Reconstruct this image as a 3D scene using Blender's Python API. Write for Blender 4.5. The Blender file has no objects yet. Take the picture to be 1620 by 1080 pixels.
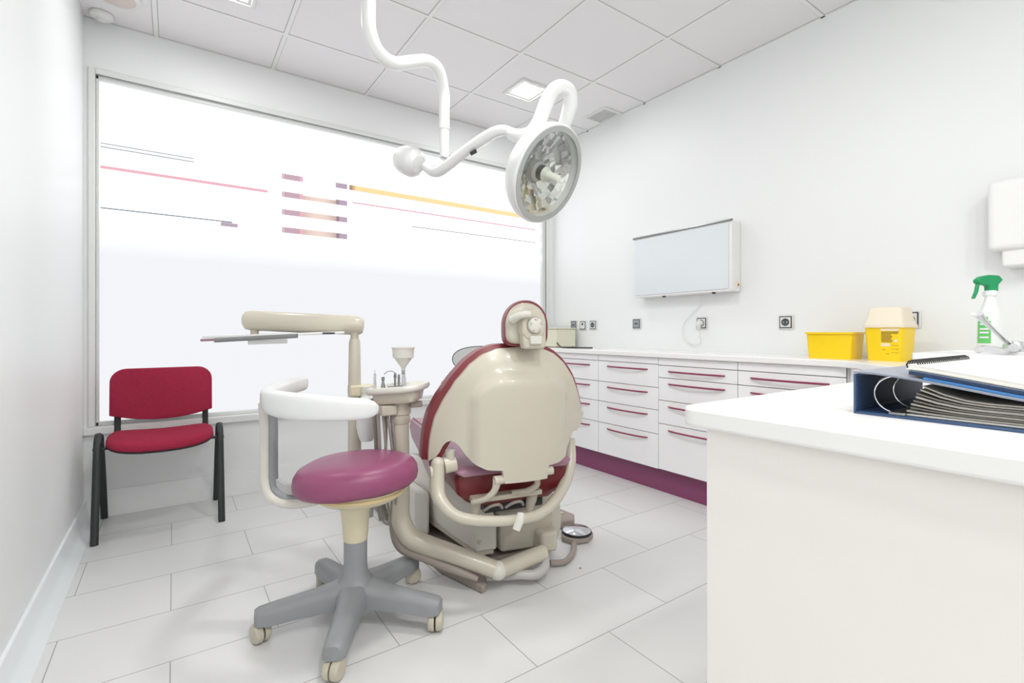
import bpy, bmesh, math, random
from mathutils import Vector, Matrix
random.seed(4)
PI = math.pi
C = bpy.context.scene.collection
sc = bpy.context.scene

# ------------------------------------------------------------------ camera, sky, light, exposure
CAM_H = 1.02
FPX = 771.0
cam = bpy.data.cameras.new('camera'); camo = bpy.data.objects.new('camera', cam); C.objects.link(camo)
camo.location = (0, 0, CAM_H)
camo.rotation_euler = (PI / 2, 0, -math.radians(34.76))
cam.sensor_width = 36; cam.lens = FPX / 1620 * 36; cam.shift_y = -15 / 1620
cam.clip_start = 0.02
sc.camera = camo
w = bpy.data.worlds.new('overcast_sky'); sc.world = w; w.use_nodes = True
w.node_tree.nodes['Background'].inputs[0].default_value = (0.96, 0.98, 1.0, 1)
w.node_tree.nodes['Background'].inputs[1].default_value = 2.2
sc.view_settings.view_transform = 'Standard'; sc.view_settings.look = 'None'
sc.view_settings.gamma = 1.0; sc.view_settings.use_curve_mapping = False
sc.view_settings.exposure = 0.16
FILM = 1.08          # daylight painted as glow of the film; the lower, frosted part is painted dimmer
LAMP_W = 4.0         # each recessed ceiling lamp, in watts

Fv = Vector((math.sin(math.radians(34.76)), math.cos(math.radians(34.76)), 0))
Rv = Vector((Fv.y, -Fv.x, 0))
def at(px, py, d):
    """room point seen at pixel (px, py) of the 1620x1080 frame, d metres deep"""
    p = Fv * d + Rv * ((px - 810) / FPX * d)
    return Vector((p.x, p.y, CAM_H - (py - 525) * d / FPX))

# ------------------------------------------------------------------ materials
def srgb(c):
    return tuple(((v / 255) / 12.92 if v / 255 <= 0.04045 else ((v / 255 + 0.055) / 1.055) ** 2.4) for v in c) + (1,)
def mat(name, rgb, rough=0.5, metal=0.0, noise=0.0, nscale=30, bump=0.0, bscale=200, coat=0.0, trans=0.0, alpha=1.0, emit=0.0, spec=0.5):
    m = bpy.data.materials.new(name); m.use_nodes = True
    nt = m.node_tree; b = nt.nodes['Principled BSDF']
    col = srgb(rgb)
    b.inputs['Base Color'].default_value = col
    b.inputs['Roughness'].default_value = rough; b.inputs['Metallic'].default_value = metal
    b.inputs['Coat Weight'].default_value = coat; b.inputs['Transmission Weight'].default_value = trans
    b.inputs['Alpha'].default_value = alpha; b.inputs['Specular IOR Level'].default_value = spec
    if emit:
        b.inputs['Emission Color'].default_value = col; b.inputs['Emission Strength'].default_value = emit
    tc = nt.nodes.new('ShaderNodeTexCoord')
    if noise:
        n = nt.nodes.new('ShaderNodeTexNoise'); n.inputs['Scale'].default_value = nscale; n.inputs['Detail'].default_value = 4
        r = nt.nodes.new('ShaderNodeMixRGB'); r.blend_type = 'MIX'
        r.inputs[1].default_value = tuple(v * (1 - noise) for v in col[:3]) + (1,)
        r.inputs[2].default_value = tuple(min(1, v * (1 + noise)) for v in col[:3]) + (1,)
        nt.links.new(tc.outputs['Object'], n.inputs['Vector']); nt.links.new(n.outputs['Fac'], r.inputs[0])
        nt.links.new(r.outputs[0], b.inputs['Base Color'])
    if bump:
        n = nt.nodes.new('ShaderNodeTexNoise'); n.inputs['Scale'].default_value = bscale; n.inputs['Detail'].default_value = 3
        bp = nt.nodes.new('ShaderNodeBump'); bp.inputs['Strength'].default_value = bump; bp.inputs['Distance'].default_value = 0.002
        nt.links.new(tc.outputs['Object'], n.inputs['Vector']); nt.links.new(n.outputs['Fac'], bp.inputs['Height'])
        nt.links.new(bp.outputs[0], b.inputs['Normal'])
    return m

M = {}
M['wall'] = mat('white_paint', (238, 240, 240), 0.45, noise=0.01, nscale=3, bump=0.05, bscale=120)
M['ceiling'] = mat('ceiling_tile', (233, 231, 232), 0.8, noise=0.015, nscale=2, bump=0.1, bscale=300)
M['tbar'] = mat('ceiling_grid_white', (232, 232, 231), 0.5)
M['gapshade'] = mat('painted_gap_shade', (168, 166, 165), 0.8)  # shade line beside the grid bars, painted as plain grey
M['frame'] = mat('window_frame_white', (226, 228, 226), 0.35)
M['skirt'] = mat('cove_white', (240, 245, 247), 0.25)
M['worktop'] = mat('worktop_white', (246, 245, 243), 0.22, noise=0.008, nscale=5)
M['cabinet'] = mat('cabinet_white', (247, 247, 248), 0.3)
M['carcass'] = mat('carcass_grey', (190, 190, 190), 0.6)
M['panel'] = mat('desk_panel', (246, 242, 238), 0.5, noise=0.01, nscale=2)
M['kick'] = mat('plum_plinth', (134, 66, 104), 0.35, noise=0.04, nscale=8)
M['handle'] = mat('burgundy_handle', (140, 48, 82), 0.35)
M['cream'] = mat('cream_plastic', (204, 198, 182), 0.26, noise=0.02, nscale=6, coat=0.25)
M['cream2'] = mat('cream_plastic_dark', (196, 188, 172), 0.38, noise=0.02, nscale=6)
M['lightcream'] = mat('pale_cream_plastic', (222, 219, 210), 0.35, noise=0.02, nscale=6)
M['oldcream'] = mat('yellowed_plastic', (222, 213, 184), 0.4, noise=0.03, nscale=12)
M['taupe'] = mat('taupe_plastic', (160, 149, 141), 0.5, noise=0.06, nscale=20)
M['maroon'] = mat('maroon_vinyl', (112, 34, 38), 0.36, noise=0.06, nscale=20, bump=0.15, bscale=250)
M['piping'] = mat('burgundy_vinyl', (128, 52, 58), 0.36, noise=0.05, nscale=20)
M['mauve'] = mat('mauve_vinyl', (160, 118, 136), 0.36, noise=0.04, nscale=14)
M['stoolvinyl'] = mat('magenta_vinyl', (146, 74, 110), 0.38, noise=0.06, nscale=14, bump=0.1, bscale=180)
M['grey'] = mat('grey_plastic', (146, 149, 152), 0.42, noise=0.03, nscale=30)
M['wheel'] = mat('beige_caster', (196, 190, 172), 0.4)
M['wheeldark'] = mat('caster_gap', (50, 48, 44), 0.6)
M['redfab'] = mat('red_fabric', (160, 44, 70), 0.9, noise=0.30, nscale=150, bump=0.6, bscale=500, spec=0.2)
M['black'] = mat('black_metal', (42, 45, 46), 0.45)
M['blackp'] = mat('black_plastic', (28, 28, 30), 0.5)
M['lampwhite'] = mat('lamp_white', (232, 233, 232), 0.3, coat=0.3)
M['rim'] = mat('lamp_rim_grey', (172, 174, 172), 0.4)
M['chrome'] = mat('chrome', (215, 216, 218), 0.12, metal=1.0)
M['steel'] = mat('brushed_steel', (150, 150, 150), 0.3, metal=1.0)
M['greenwhite'] = mat('ivory_plastic', (226, 228, 214), 0.4)
M['socket'] = mat('socket_white', (225, 225, 225), 0.35)
M['socketdark'] = mat('socket_dark', (72, 76, 80), 0.45)
M['sockgrey'] = mat('socket_grey', (150, 158, 160), 0.4)
M['yellow'] = mat('yellow_plastic', (252, 214, 4), 0.4, coat=0.2)
M['amber'] = mat('amber_plastic', (250, 190, 10), 0.4, coat=0.2)
M['ivory'] = mat('ivory_lid', (240, 229, 208), 0.5)
M['labelpink'] = mat('label_pale', (240, 224, 190), 0.6)
M['labelink'] = mat('label_ink', (150, 120, 40), 0.6)
M['green'] = mat('green_plastic', (14, 150, 92), 0.35)
M['lime'] = mat('green_label', (106, 200, 108), 0.5)
M['bottle'] = mat('white_bottle', (238, 240, 238), 0.3)
M['navy'] = mat('navy_board', (58, 84, 122), 0.5, noise=0.05, nscale=60)
M['navyin'] = mat('navy_lining', (44, 66, 100), 0.6)
M['navysheen'] = mat('navy_cover_sheen', (134, 140, 153), 0.35)  # navy board with its bright grazing reflection painted into the colour
M['blue'] = mat('blue_folder', (74, 134, 196), 0.35)
M['darkfolder'] = mat('dark_blue_folder', (42, 62, 92), 0.4)
M['paper'] = mat('paper', (240, 238, 230), 0.8)
M['pinkpaper'] = mat('pink_paper', (244, 224, 222), 0.8)
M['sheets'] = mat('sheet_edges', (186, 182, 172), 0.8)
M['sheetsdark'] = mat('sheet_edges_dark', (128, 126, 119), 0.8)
M['beigebox'] = mat('beige_box', (224, 222, 200), 0.5)
M['ceramic'] = mat('white_ceramic', (240, 240, 240), 0.12, coat=0.4)
M['hose'] = mat('hose_taupe', (156, 148, 142), 0.5)
M['acrylic'] = mat('viewer_acrylic', (222, 228, 232), 0.12)
M['viewer'] = mat('viewer_white', (238, 238, 237), 0.35)
M['orangeout'] = mat('awning_orange', (190, 156, 110), 0.8)
M['redout'] = mat('red_fascia', (168, 124, 132), 0.8)
M['plumout'] = mat('plum_column', (140, 115, 124), 0.8)
M['mauveout'] = mat('mauve_column', (130, 113, 126), 0.8)
M['peachout'] = mat('peach_wall', (182, 162, 152), 0.8)
M['greyout'] = mat('grey_cable', (104, 106, 110), 0.8)
M['clear'] = mat('clear_plastic', (225, 228, 232), 0.1, trans=0.75)
M['milky'] = mat('milky_plastic', (224, 222, 220), 0.25, trans=0.35)
M['disc'] = mat('clear_panel', (206, 212, 208), 0.15, alpha=0.55)
M['sensor'] = mat('sensor_beige', (214, 203, 196), 0.5)
M['lens'] = mat('lamp_lens', (255, 253, 246), 0.5, emit=6.0)
M['bezel'] = mat('lamp_bezel', (228, 228, 226), 0.3)
M['reflector'] = mat('lamp_reflector', (208, 208, 206), 0.4)
M['amberwood'] = mat('amber_trim', (220, 200, 152), 0.45)

# floor tiles: 61 x 33 cm running bond, thin grout
def floor_mat():
    m = bpy.data.materials.new('floor_tile'); m.use_nodes = True; nt = m.node_tree; b = nt.nodes['Principled BSDF']
    tc = nt.nodes.new('ShaderNodeTexCoord'); mp = nt.nodes.new('ShaderNodeMapping')
    mp.inputs['Location'].default_value = (0.009 + 0.613 * 8, -1.176 + 0.334 * 12, 0)
    br = nt.nodes.new('ShaderNodeTexBrick'); br.offset = 0.5; br.offset_frequency = 2; br.squash = 1
    br.inputs['Color1'].default_value = srgb((224, 224, 223)); br.inputs['Color2'].default_value = srgb((227, 227, 226))
    br.inputs['Mortar'].default_value = srgb((158, 156, 152)); br.inputs['Scale'].default_value = 1
    br.inputs['Mortar Size'].default_value = 0.0016; br.inputs['Mortar Smooth'].default_value = 0.1
    br.inputs['Brick Width'].default_value = 0.613; br.inputs['Row Height'].default_value = 0.334
    nt.links.new(tc.outputs['Object'], mp.inputs[0]); nt.links.new(mp.outputs[0], br.inputs['Vector'])
    n = nt.nodes.new('ShaderNodeTexNoise'); n.inputs['Scale'].default_value = 2.5; n.inputs['Detail'].default_value = 6
    nt.links.new(tc.outputs['Object'], n.inputs['Vector'])
    mx = nt.nodes.new('ShaderNodeMixRGB'); mx.blend_type = 'MULTIPLY'; mx.inputs[0].default_value = 1
    cr = nt.nodes.new('ShaderNodeValToRGB'); cr.color_ramp.elements[0].color = (0.95, 0.95, 0.95, 1); cr.color_ramp.elements[1].color = (1, 1, 1, 1)
    nt.links.new(n.outputs['Fac'], cr.inputs[0]); nt.links.new(br.outputs['Color'], mx.inputs[1]); nt.links.new(cr.outputs[0], mx.inputs[2])
    nt.links.new(mx.outputs[0], b.inputs['Base Color']); b.inputs['Roughness'].default_value = 0.3
    return m
M['floor'] = floor_mat()

# window pane: frosted film with four clear stripes
def pane_mat():
    m = bpy.data.materials.new('frosted_pane'); m.use_nodes = True; nt = m.node_tree; N = nt.nodes; L = nt.links
    for n in list(N): N.remove(n)
    out = N.new('ShaderNodeOutputMaterial'); tc = N.new('ShaderNodeTexCoord'); sep = N.new('ShaderNodeSeparateXYZ')
    L.new(tc.outputs['Object'], sep.inputs[0])
    acc = None
    for z in (1.70, 1.819, 1.937, 2.056):
        s = N.new('ShaderNodeMath'); s.operation = 'COMPARE'; s.inputs[1].default_value = z; s.inputs[2].default_value = 0.019
        L.new(sep.outputs['Z'], s.inputs[0])
        if acc is None: acc = s.outputs[0]
        else:
            a = N.new('ShaderNodeMath'); a.operation = 'MAXIMUM'; L.new(acc, a.inputs[0]); L.new(s.outputs[0], a.inputs[1]); acc = a.outputs[0]
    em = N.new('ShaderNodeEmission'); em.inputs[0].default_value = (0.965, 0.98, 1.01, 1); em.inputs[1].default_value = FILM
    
    st = N.new('ShaderNodeMapRange'); st.inputs['To Min'].default_value = FILM * .75; st.inputs['To Max'].default_value = FILM; st.inputs['From Min'].default_value = 1.45; st.inputs['From Max'].default_value = 1.681; L.new(sep.outputs['Z'], st.inputs['Value']); L.new(st.outputs[0], em.inputs[1])  # daylight falloff painted into the emission by height
    df = N.new('ShaderNodeBsdfTranslucent'); df.inputs[0].default_value = (0.03, 0.03, 0.03, 1)
    ad = N.new('ShaderNodeAddShader'); L.new(em.outputs[0], ad.inputs[0]); L.new(df.outputs[0], ad.inputs[1])
    tr = N.new('ShaderNodeBsdfTransparent')
    mx = N.new('ShaderNodeMixShader'); L.new(acc, mx.inputs[0]); L.new(ad.outputs[0], mx.inputs[1]); L.new(tr.outputs[0], mx.inputs[2])
    L.new(mx.outputs[0], out.inputs[0])
    return m
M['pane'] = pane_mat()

# ------------------------------------------------------------------ mesh helpers
class MB:
    def __init__(self): self.bm = bmesh.new()
    def box(self, x0, x1, y0, y1, z0, z1, rot=None, piv=None):
        vs = [self.bm.verts.new(p) for p in ((x0, y0, z0), (x1, y0, z0), (x1, y1, z0), (x0, y1, z0), (x0, y0, z1), (x1, y0, z1), (x1, y1, z1), (x0, y1, z1))]
        for f in ((0, 3, 2, 1), (4, 5, 6, 7), (0, 1, 5, 4), (1, 2, 6, 5), (2, 3, 7, 6), (3, 0, 4, 7)):
            self.bm.faces.new([vs[i] for i in f])
        if rot is not None:
            p = Vector(piv) if piv else Vector(((x0 + x1) / 2, (y0 + y1) / 2, (z0 + z1) / 2))
            for v in vs: v.co = rot @ (v.co - p) + p
        return self
    def hexa(self, pts):
        vs = [self.bm.verts.new(p) for p in pts]
        for f in ((0, 3, 2, 1), (4, 5, 6, 7), (0, 1, 5, 4), (1, 2, 6, 5), (2, 3, 7, 6), (3, 0, 4, 7)):
            self.bm.faces.new([vs[i] for i in f])
        return self
    def prism(self, pts, vec):
        vec = Vector(vec); a = [self.bm.verts.new(p) for p in pts]; b = [self.bm.verts.new(Vector(p) + vec) for p in pts]
        n = len(pts); self.bm.faces.new(a[::-1]); self.bm.faces.new(b)
        for i in range(n): self.bm.faces.new((a[i], a[(i + 1) % n], b[(i + 1) % n], b[i]))
        return self
    def ring_loft(self, rings, caps=True, closed=False):
        rv = [[self.bm.verts.new(p) for p in r] for r in rings]
        n = len(rings[0])
        m = len(rv) if closed else len(rv) - 1
        for i in range(m):
            a, b = rv[i], rv[(i + 1) % len(rv)]
            for j in range(n): self.bm.faces.new((a[j], a[(j + 1) % n], b[(j + 1) % n], b[j]))
        if caps and not closed:
            self.bm.faces.new(rv[0][::-1]); self.bm.faces.new(rv[-1])
        return self
    def tube(self, pts, r, seg=16, smooth=6, flat=None, caps=True):
        """round (or flattened: flat=(a,b) half sizes) bar along a smoothed path; r may be a list"""
        pts = [Vector(p) for p in pts]
        rs = r if isinstance(r, (list, tuple)) else [r] * len(pts)
        if smooth and len(pts) > 2:
            P, Q = [], []
            for i in range(len(pts) - 1):
                p0 = pts[max(i - 1, 0)]; p1 = pts[i]; p2 = pts[i + 1]; p3 = pts[min(i + 2, len(pts) - 1)]
                for k in range(smooth):
                    t = k / smooth
                    P.append(0.5 * ((2 * p1) + (-p0 + p2) * t + (2 * p0 - 5 * p1 + 4 * p2 - p3) * t * t + (-p0 + 3 * p1 - 3 * p2 + p3) * t ** 3))
                    Q.append(rs[i] + (rs[i + 1] - rs[i]) * t)
            P.append(pts[-1]); Q.append(rs[-1]); pts, rs = P, Q
        rings = []; up = None
        for i, p in enumerate(pts):
            t = (pts[min(i + 1, len(pts) - 1)] - pts[max(i - 1, 0)]).normalized()
            if up is None:
                up = Vector((0, 0, 1)) if abs(t.z) < 0.9 else Vector((1, 0, 0))
            s = t.cross(up).normalized(); up = s.cross(t).normalized()
            fa, fb = flat if flat else (1, 1)
            rings.append([p + (s * math.cos(2 * PI * j / seg) * fa + up * math.sin(2 * PI * j / seg) * fb) * rs[i] for j in range(seg)])
        return self.ring_loft(rings, caps)
    def cyl(self, a, b, r, r2=None, seg=24):
        return self.tube([a, b], [r, r if r2 is None else r2], seg, 0)
    def lathe(self, prof, org=(0, 0, 0), axis=(0, 0, 1), seg=32, caps=True):
        org = Vector(org); ax = Vector(axis).normalized()
        s = ax.cross(Vector((0, 0, 1)) if abs(ax.z) < 0.9 else Vector((1, 0, 0))).normalized(); u = s.cross(ax)
        return self.ring_loft([[org + ax * h + (s * math.cos(2 * PI * j / seg) + u * math.sin(2 * PI * j / seg)) * max(r, 1e-4) for j in range(seg)] for r, h in prof], caps)
    def ringlathe(self, prof, org, axis=(0, 0, 1), seg=48):
        org = Vector(org); ax = Vector(axis).normalized()
        s = ax.cross(Vector((0, 0, 1)) if abs(ax.z) < 0.9 else Vector((1, 0, 0))).normalized(); u = s.cross(ax)
        return self.ring_loft([[org + ax * h + (s * math.cos(2 * PI * j / seg) + u * math.sin(2 * PI * j / seg)) * r for j in range(seg)] for r, h in prof], False, True)
    def ball(self, c, r, sc=(1, 1, 1)):
        res = bmesh.ops.create_uvsphere(self.bm, u_segments=20, v_segments=12, radius=r)
        for v in res['verts']: v.co = Vector((v.co.x * sc[0], v.co.y * sc[1], v.co.z * sc[2])) + Vector(c)
        return self
    def build(self, name, m, parent=None, bevel=0, bseg=2, subsurf=0, angle=35, local=False):
        bmesh.ops.recalc_face_normals(self.bm, faces=self.bm.faces)
        if parent is not None and not local:
            inv = wm(parent).inverted()
            bmesh.ops.transform(self.bm, matrix=inv, verts=self.bm.verts)
        me = bpy.data.meshes.new(name); self.bm.to_mesh(me); self.bm.free()
        for p in me.polygons: p.use_smooth = True
        if not subsurf: me.set_sharp_from_angle(angle=math.radians(angle))
        me.materials.append(m if not isinstance(m, str) else M[m])
        o = bpy.data.objects.new(name, me); C.objects.link(o)
        if parent is not None: o.parent = parent
        if bevel:
            b = o.modifiers.new('bevel', 'BEVEL'); b.width = bevel; b.segments = bseg; b.limit_method = 'ANGLE'; b.angle_limit = math.radians(40); b.harden_normals = False
        if subsurf:
            s = o.modifiers.new('subsurf', 'SUBSURF'); s.levels = subsurf; s.render_levels = subsurf
        return o
def wm(o):
    m = Matrix.LocRotScale(o.location, o.rotation_euler, o.scale)
    return wm(o.parent) @ m if o.parent else m
def thing(name, label, cat, loc=(0, 0, 0), rz=0, group=None):
    o = bpy.data.objects.new(name, None); C.objects.link(o); o.location = loc; o.rotation_euler = (0, 0, rz)
    o.empty_display_size = 0.1
    return tag(o, label, cat, group)
def tag(o, label, cat, group=None):
    o['label'] = label; o['category'] = cat
    if group: o['group'] = group
    return o
def struct(o): o['kind'] = 'structure'; return o
def dup(o, parent=None):
    c = o.copy(); C.objects.link(c)
    if parent is not None: c.parent = parent
    for ch in [x for x in bpy.data.objects if x.parent == o]: dup(ch, c)
    return c
def rrect(x0, x1, y0, y1, r, n=5):
    pts = []
    for cx, cy, a in ((x1 - r, y1 - r, 0), (x0 + r, y1 - r, PI / 2), (x0 + r, y0 + r, PI), (x1 - r, y0 + r, 3 * PI / 2)):
        for k in range(n + 1): pts.append((cx + r * math.cos(a + PI / 2 * k / n), cy + r * math.sin(a + PI / 2 * k / n)))
    return pts

# ------------------------------------------------------------------ the room
XL, XR, YB, YW, ZC = -0.40, 2.885, -1.35, 3.485, 2.72
struct(MB().box(XL - .1, XR + .1, YB - .1, YW + .1, -0.05, 0).build('floor', 'floor'))
struct(MB().box(XL - .1, XR + .1, YB - .1, YW + .2, ZC + .0035, ZC + .08).build('ceiling', 'ceiling'))
struct(MB().box(XL - .1, XL, YB, YW + .2, 0, ZC + .006).build('wall_left', 'wall'))
struct(MB().box(XR, XR + .1, YB, YW + .2, 0, ZC + .006).build('wall_right', 'wall'))
struct(MB().box(XL - .1, XR + .1, YB - .1, YB, 0, ZC + .006).build('wall_back', 'wall'))
WX0, WX1, WZ0, WZ1 = -0.352, 2.80, 0.503, 2.43
b = MB()
b.box(XL, XR, YW, YW + .16, 0, WZ0 - .04)
b.box(XL, XR, YW, YW + .16, WZ1, ZC + .006)
b.box(XL, WX0, YW, YW + .16, WZ0 - .04, WZ1)
b.box(WX1, XR, YW, YW + .16, WZ0 - .04, WZ1)
struct(b.build('wall_window', 'wall'))
# ceiling grid
gx = [-0.083 + 0.6095 * k for k in range(0, 5)]
gy = [3.03 - 0.608 * k for k in range(0, 8)]
b = MB(); g = MB()
for x in gx:
    b.box(x - .011, x + .011, YB, YW, ZC - .0004, ZC + .0036); g.box(x - .0135, x + .0135, YB, YW, ZC + .0024, ZC + .0037)
for y in gy:
    b.box(XL, XR, y - .011, y + .011, ZC, ZC + .0036); g.box(XL, XR, y - .0135, y + .0135, ZC + .0027, ZC + .0037)
b.box(XL, XR, YW - .012, YW, ZC, ZC + .01); b.box(XR - .012, XR, YB, YW, ZC, ZC + .01)
g.box(XL, XR, YW - .015, YW, ZC + .0021, ZC + .0038); g.box(XR - .015, XR, YB, YW, ZC + .0021, ZC + .0038)
struct(b.build('trim_1', 'tbar')); struct(g.build('grid_shade_strips', 'gapshade'))  # second mesh: grey strips that paint the shade along the bars
# window
b = MB()
b.box(WX0, WX0 + .014, YW + .015, YW + .07, WZ0, WZ1)
b.box(WX1 - .034, WX1, YW + .015, YW + .07, WZ0, WZ1)
b.box(WX0, WX1, YW + .015, YW + .07, WZ1 - .02, WZ1)
b.box(WX0, WX1, YW + .015, YW + .07, WZ0, WZ0 + .022)
win = struct(b.build('window_1', 'frame', bevel=.003))
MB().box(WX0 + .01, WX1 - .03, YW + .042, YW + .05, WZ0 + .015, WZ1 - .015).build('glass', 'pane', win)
b = MB()
b.box(WX0 - .03, WX0, YW - .012, YW + .012, WZ0, WZ1 + .03)
b.box(WX1, WX1 + .03, YW - .012, YW + .012, WZ0, WZ1 + .03)
b.box(WX0, WX1, YW - .012, YW + .012, WZ1, WZ1 + .03)
struct(b.build('trim_3', 'frame', bevel=.004))
struct(MB().box(XL, XR, YW - .035, YW + .06, .462, .503).build('trim_4', 'frame', bevel=.004))
struct(MB().box(XL, 2.5, YW - .003, YW, 0, .15).build('baseboard_window', 'wall', bevel=.002))
prof = [(XL, 0), (XL + .058, 0), (XL + .056, .004), (XL + .032, .018), (XL + .018, .045), (XL + .012, .098), (XL + .010, .106), (XL, .106)]
struct(MB().prism([(x, YB, z) for x, z in prof], (0, YW - YB, 0)).build('baseboard_left', 'skirt'))

# across the street, seen through the clear stripes
sf = thing('shopfront', 'pale shopfront across the street with plum columns and orange awning seen through the window stripes', 'building', (2, 7.2, 0))
MB().box(1.2, 1.39, 7.0, 7.2, 0, 4).build('column', 'plumout', sf)
MB().box(1.39, 1.43, 7.0, 7.2, 0, 4).build('drainpipe', 'redout', sf)
MB().box(1.91, 2.02, 7.0, 7.2, 0, 4).build('column', 'mauveout', sf)
MB().box(1.43, 1.91, 7.15, 7.25, 0, 2.9).build('wall', 'peachout', sf)
MB().hexa([(2.1, 6.9, 3.02), (6.5, 6.9, 3.02), (6.5, 7.2, 3.02), (2.1, 7.2, 3.02), (2.1, 6.9, 3.10), (6.5, 6.9, 3.10), (6.5, 7.2, 3.22), (2.1, 7.2, 3.22)]).build('awning', 'orangeout', sf)
MB().box(2.1, 6.5, 7.0, 7.03, 2.86, 2.885).build('fascia', 'redout', sf)
MB().box(3.0, 6.5, 7.0, 7.02, 2.63, 2.645).build('gutter', 'greyout', sf)
MB().box(-1.6, 1.0, 7.0, 7.03, 2.83, 2.86).build('fascia', 'redout', sf)
b = MB()
for z in (2.885, 2.92, 3.06, 3.10): b.box(-1.6, 0.2, 7.0, 7.01, z, z + .012)
b.build('cable', 'greyout', sf)
MB().box(-1.6, 0.6, 7.0, 7.02, 2.385, 2.40).build('cable', 'greyout', sf)
MB().box(0.48, 0.66, 7.0, 7.1, 2.32, 2.38).build('sign', 'mauveout', sf)

# ------------------------------------------------------------------ ceiling fittings
def downlight(x, y, label, group=None, watts=None):
    t = thing('recessed_ceiling_light', label, 'ceiling light', (x, y, ZC - .008), group=group)
    b = MB(); s = .122
    for a in ((-s, s, -s, -s + .018), (-s, s, s - .018, s), (-s, -s + .018, -s + .018, s - .018), (s - .018, s, -s + .018, s - .018)):
        b.box(*a, -.001, .012)
    b.build('frame', 'bezel', t, local=True, bevel=.002)
    r = MB(); q = .104; p = .086
    for sx in range(4):
        c = [(-q, -q), (q, -q), (q, q), (-q, q)]; d = [(-p, -p), (p, -p), (p, p), (-p, p)]
        i, j = sx, (sx + 1) % 4
        r.hexa([(c[i][0], c[i][1], .003), (c[j][0], c[j][1], .003), (c[j][0], c[j][1], .0045), (c[i][0], c[i][1], .0045),
                (d[i][0], d[i][1], .006), (d[j][0], d[j][1], .006), (d[j][0], d[j][1], .0075), (d[i][0], d[i][1], .0075)])
    r.build('reflector', 'reflector', t, local=True)
    MB().box(-.087, .087, -.087, .087, .0055, .0095).build('lens', 'lens', t, local=True)
    l = bpy.data.lights.new('lamp', 'AREA'); l.shape = 'SQUARE'; l.size = .17; l.energy = watts or LAMP_W; l.color = (1, .992, .975)
    lo = bpy.data.objects.new('lamp', l); C.objects.link(lo); lo.parent = t; lo.location = (0, 0, .0035)
    return t
downlight(2.045, 2.765, 'square recessed ceiling light above the dental lamp near the air vent')
downlight(.225, 2.755, 'square recessed ceiling light at the top edge of the photo near the left wall')
for x, y in ((.96, 1.47), (.53, -.14), (.225, -.75), (1.135, -.75)):  # unseen fill lamps, added to brighten and even out the room
    downlight(x, y, 'added unseen fill light, built as a square recessed ceiling light', 'added fill lights out of view', 11.0)
v = thing('air_vent', 'small grey slatted air vent in the ceiling beside the right wall', 'air vent', (2.768, 2.742, ZC - .006))
b = MB()
for a in ((-.095, .095, -.118, -.098), (-.095, .095, .098, .118), (-.095, -.078, -.098, .098), (.078, .095, -.098, .098)): b.box(*a, 0, .010)
b.build('frame', 'bezel', v, local=True)
MB().box(-.078, .078, -.098, .098, .008, .0095).build('backing', 'hose', v, local=True)
for k in range(7):
    x = -.066 + k * .022
    MB().box(x - .004, x + .003, -.098, .098, .000, .007, rot=Matrix.Rotation(.5, 3, 'Y')).build('slat', 'bezel', v, local=True)
s = thing('smoke_detector', 'small round white detector on the ceiling in the corner by the left wall', 'detector', (-.318, 3.40, ZC))
MB().lathe([(.052, 0), (.050, -.014), (.036, -.022), (.001, -.024)]).build('housing', 'tbar', s, local=True)
MB().lathe([(.020, -.020), (.018, -.034), (.001, -.036)]).build('sensor_head', 'tbar', s, local=True)
s = thing('ceiling_speaker', 'round beige disc fitted in the ceiling at the top left of the photo', 'ceiling speaker', (-.235, 3.17, ZC))
MB().lathe([(.10, .001), (.098, -.008), (.085, -.012)], caps=True).build('bezel', 'bezel', s, local=True)
MB().lathe([(.083, -.010), (.06, -.018), (.001, -.020)]).build('grille', 'sensor', s, local=True)

# ------------------------------------------------------------------ worktop and cabinets
ZT, ZU = .890, .858
XD, YD = .728, .54
out = [(XR, YW), (XR, YB), (XD, YB), (XD, YD - .035)]
for k in range(1, 7): a = PI - k * PI / 12; out.append((XD + .035 + .035 * math.cos(a), YD - .035 + .035 * math.sin(a)))
out += [(1.85, YD), (2.02, .56), (2.16, .63), (2.28, .745), (2.38, .84), (2.46, .90), (2.497, .98), (2.5, 1.08), (2.5, YW)]
wt = MB().prism([(x, y, ZU) for x, y in out], (0, 0, ZT - ZU)).build('worktop', 'worktop', bevel=.005, bseg=3)
tag(wt, 'white worktop along the right wall and over the desk in the foreground', 'worktop')
pd = thing('desk_base', 'cream white panelled base under the foreground worktop', 'cabinet', (.75, .2, 0))
MB().box(.748, .768, YB + .01, .495, 0, ZU - .001).build('side_panel', 'panel', pd, bevel=.002)
MB().box(.768, 2.15, .477, .495, 0, ZU - .001).build('front_panel', 'panel', pd, bevel=.002)
XF = 2.52
ROWS_A = (.8145, .667, .525, .373, .152)
ROWS_B = (.811, .733, .591, .444, .155)
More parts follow.
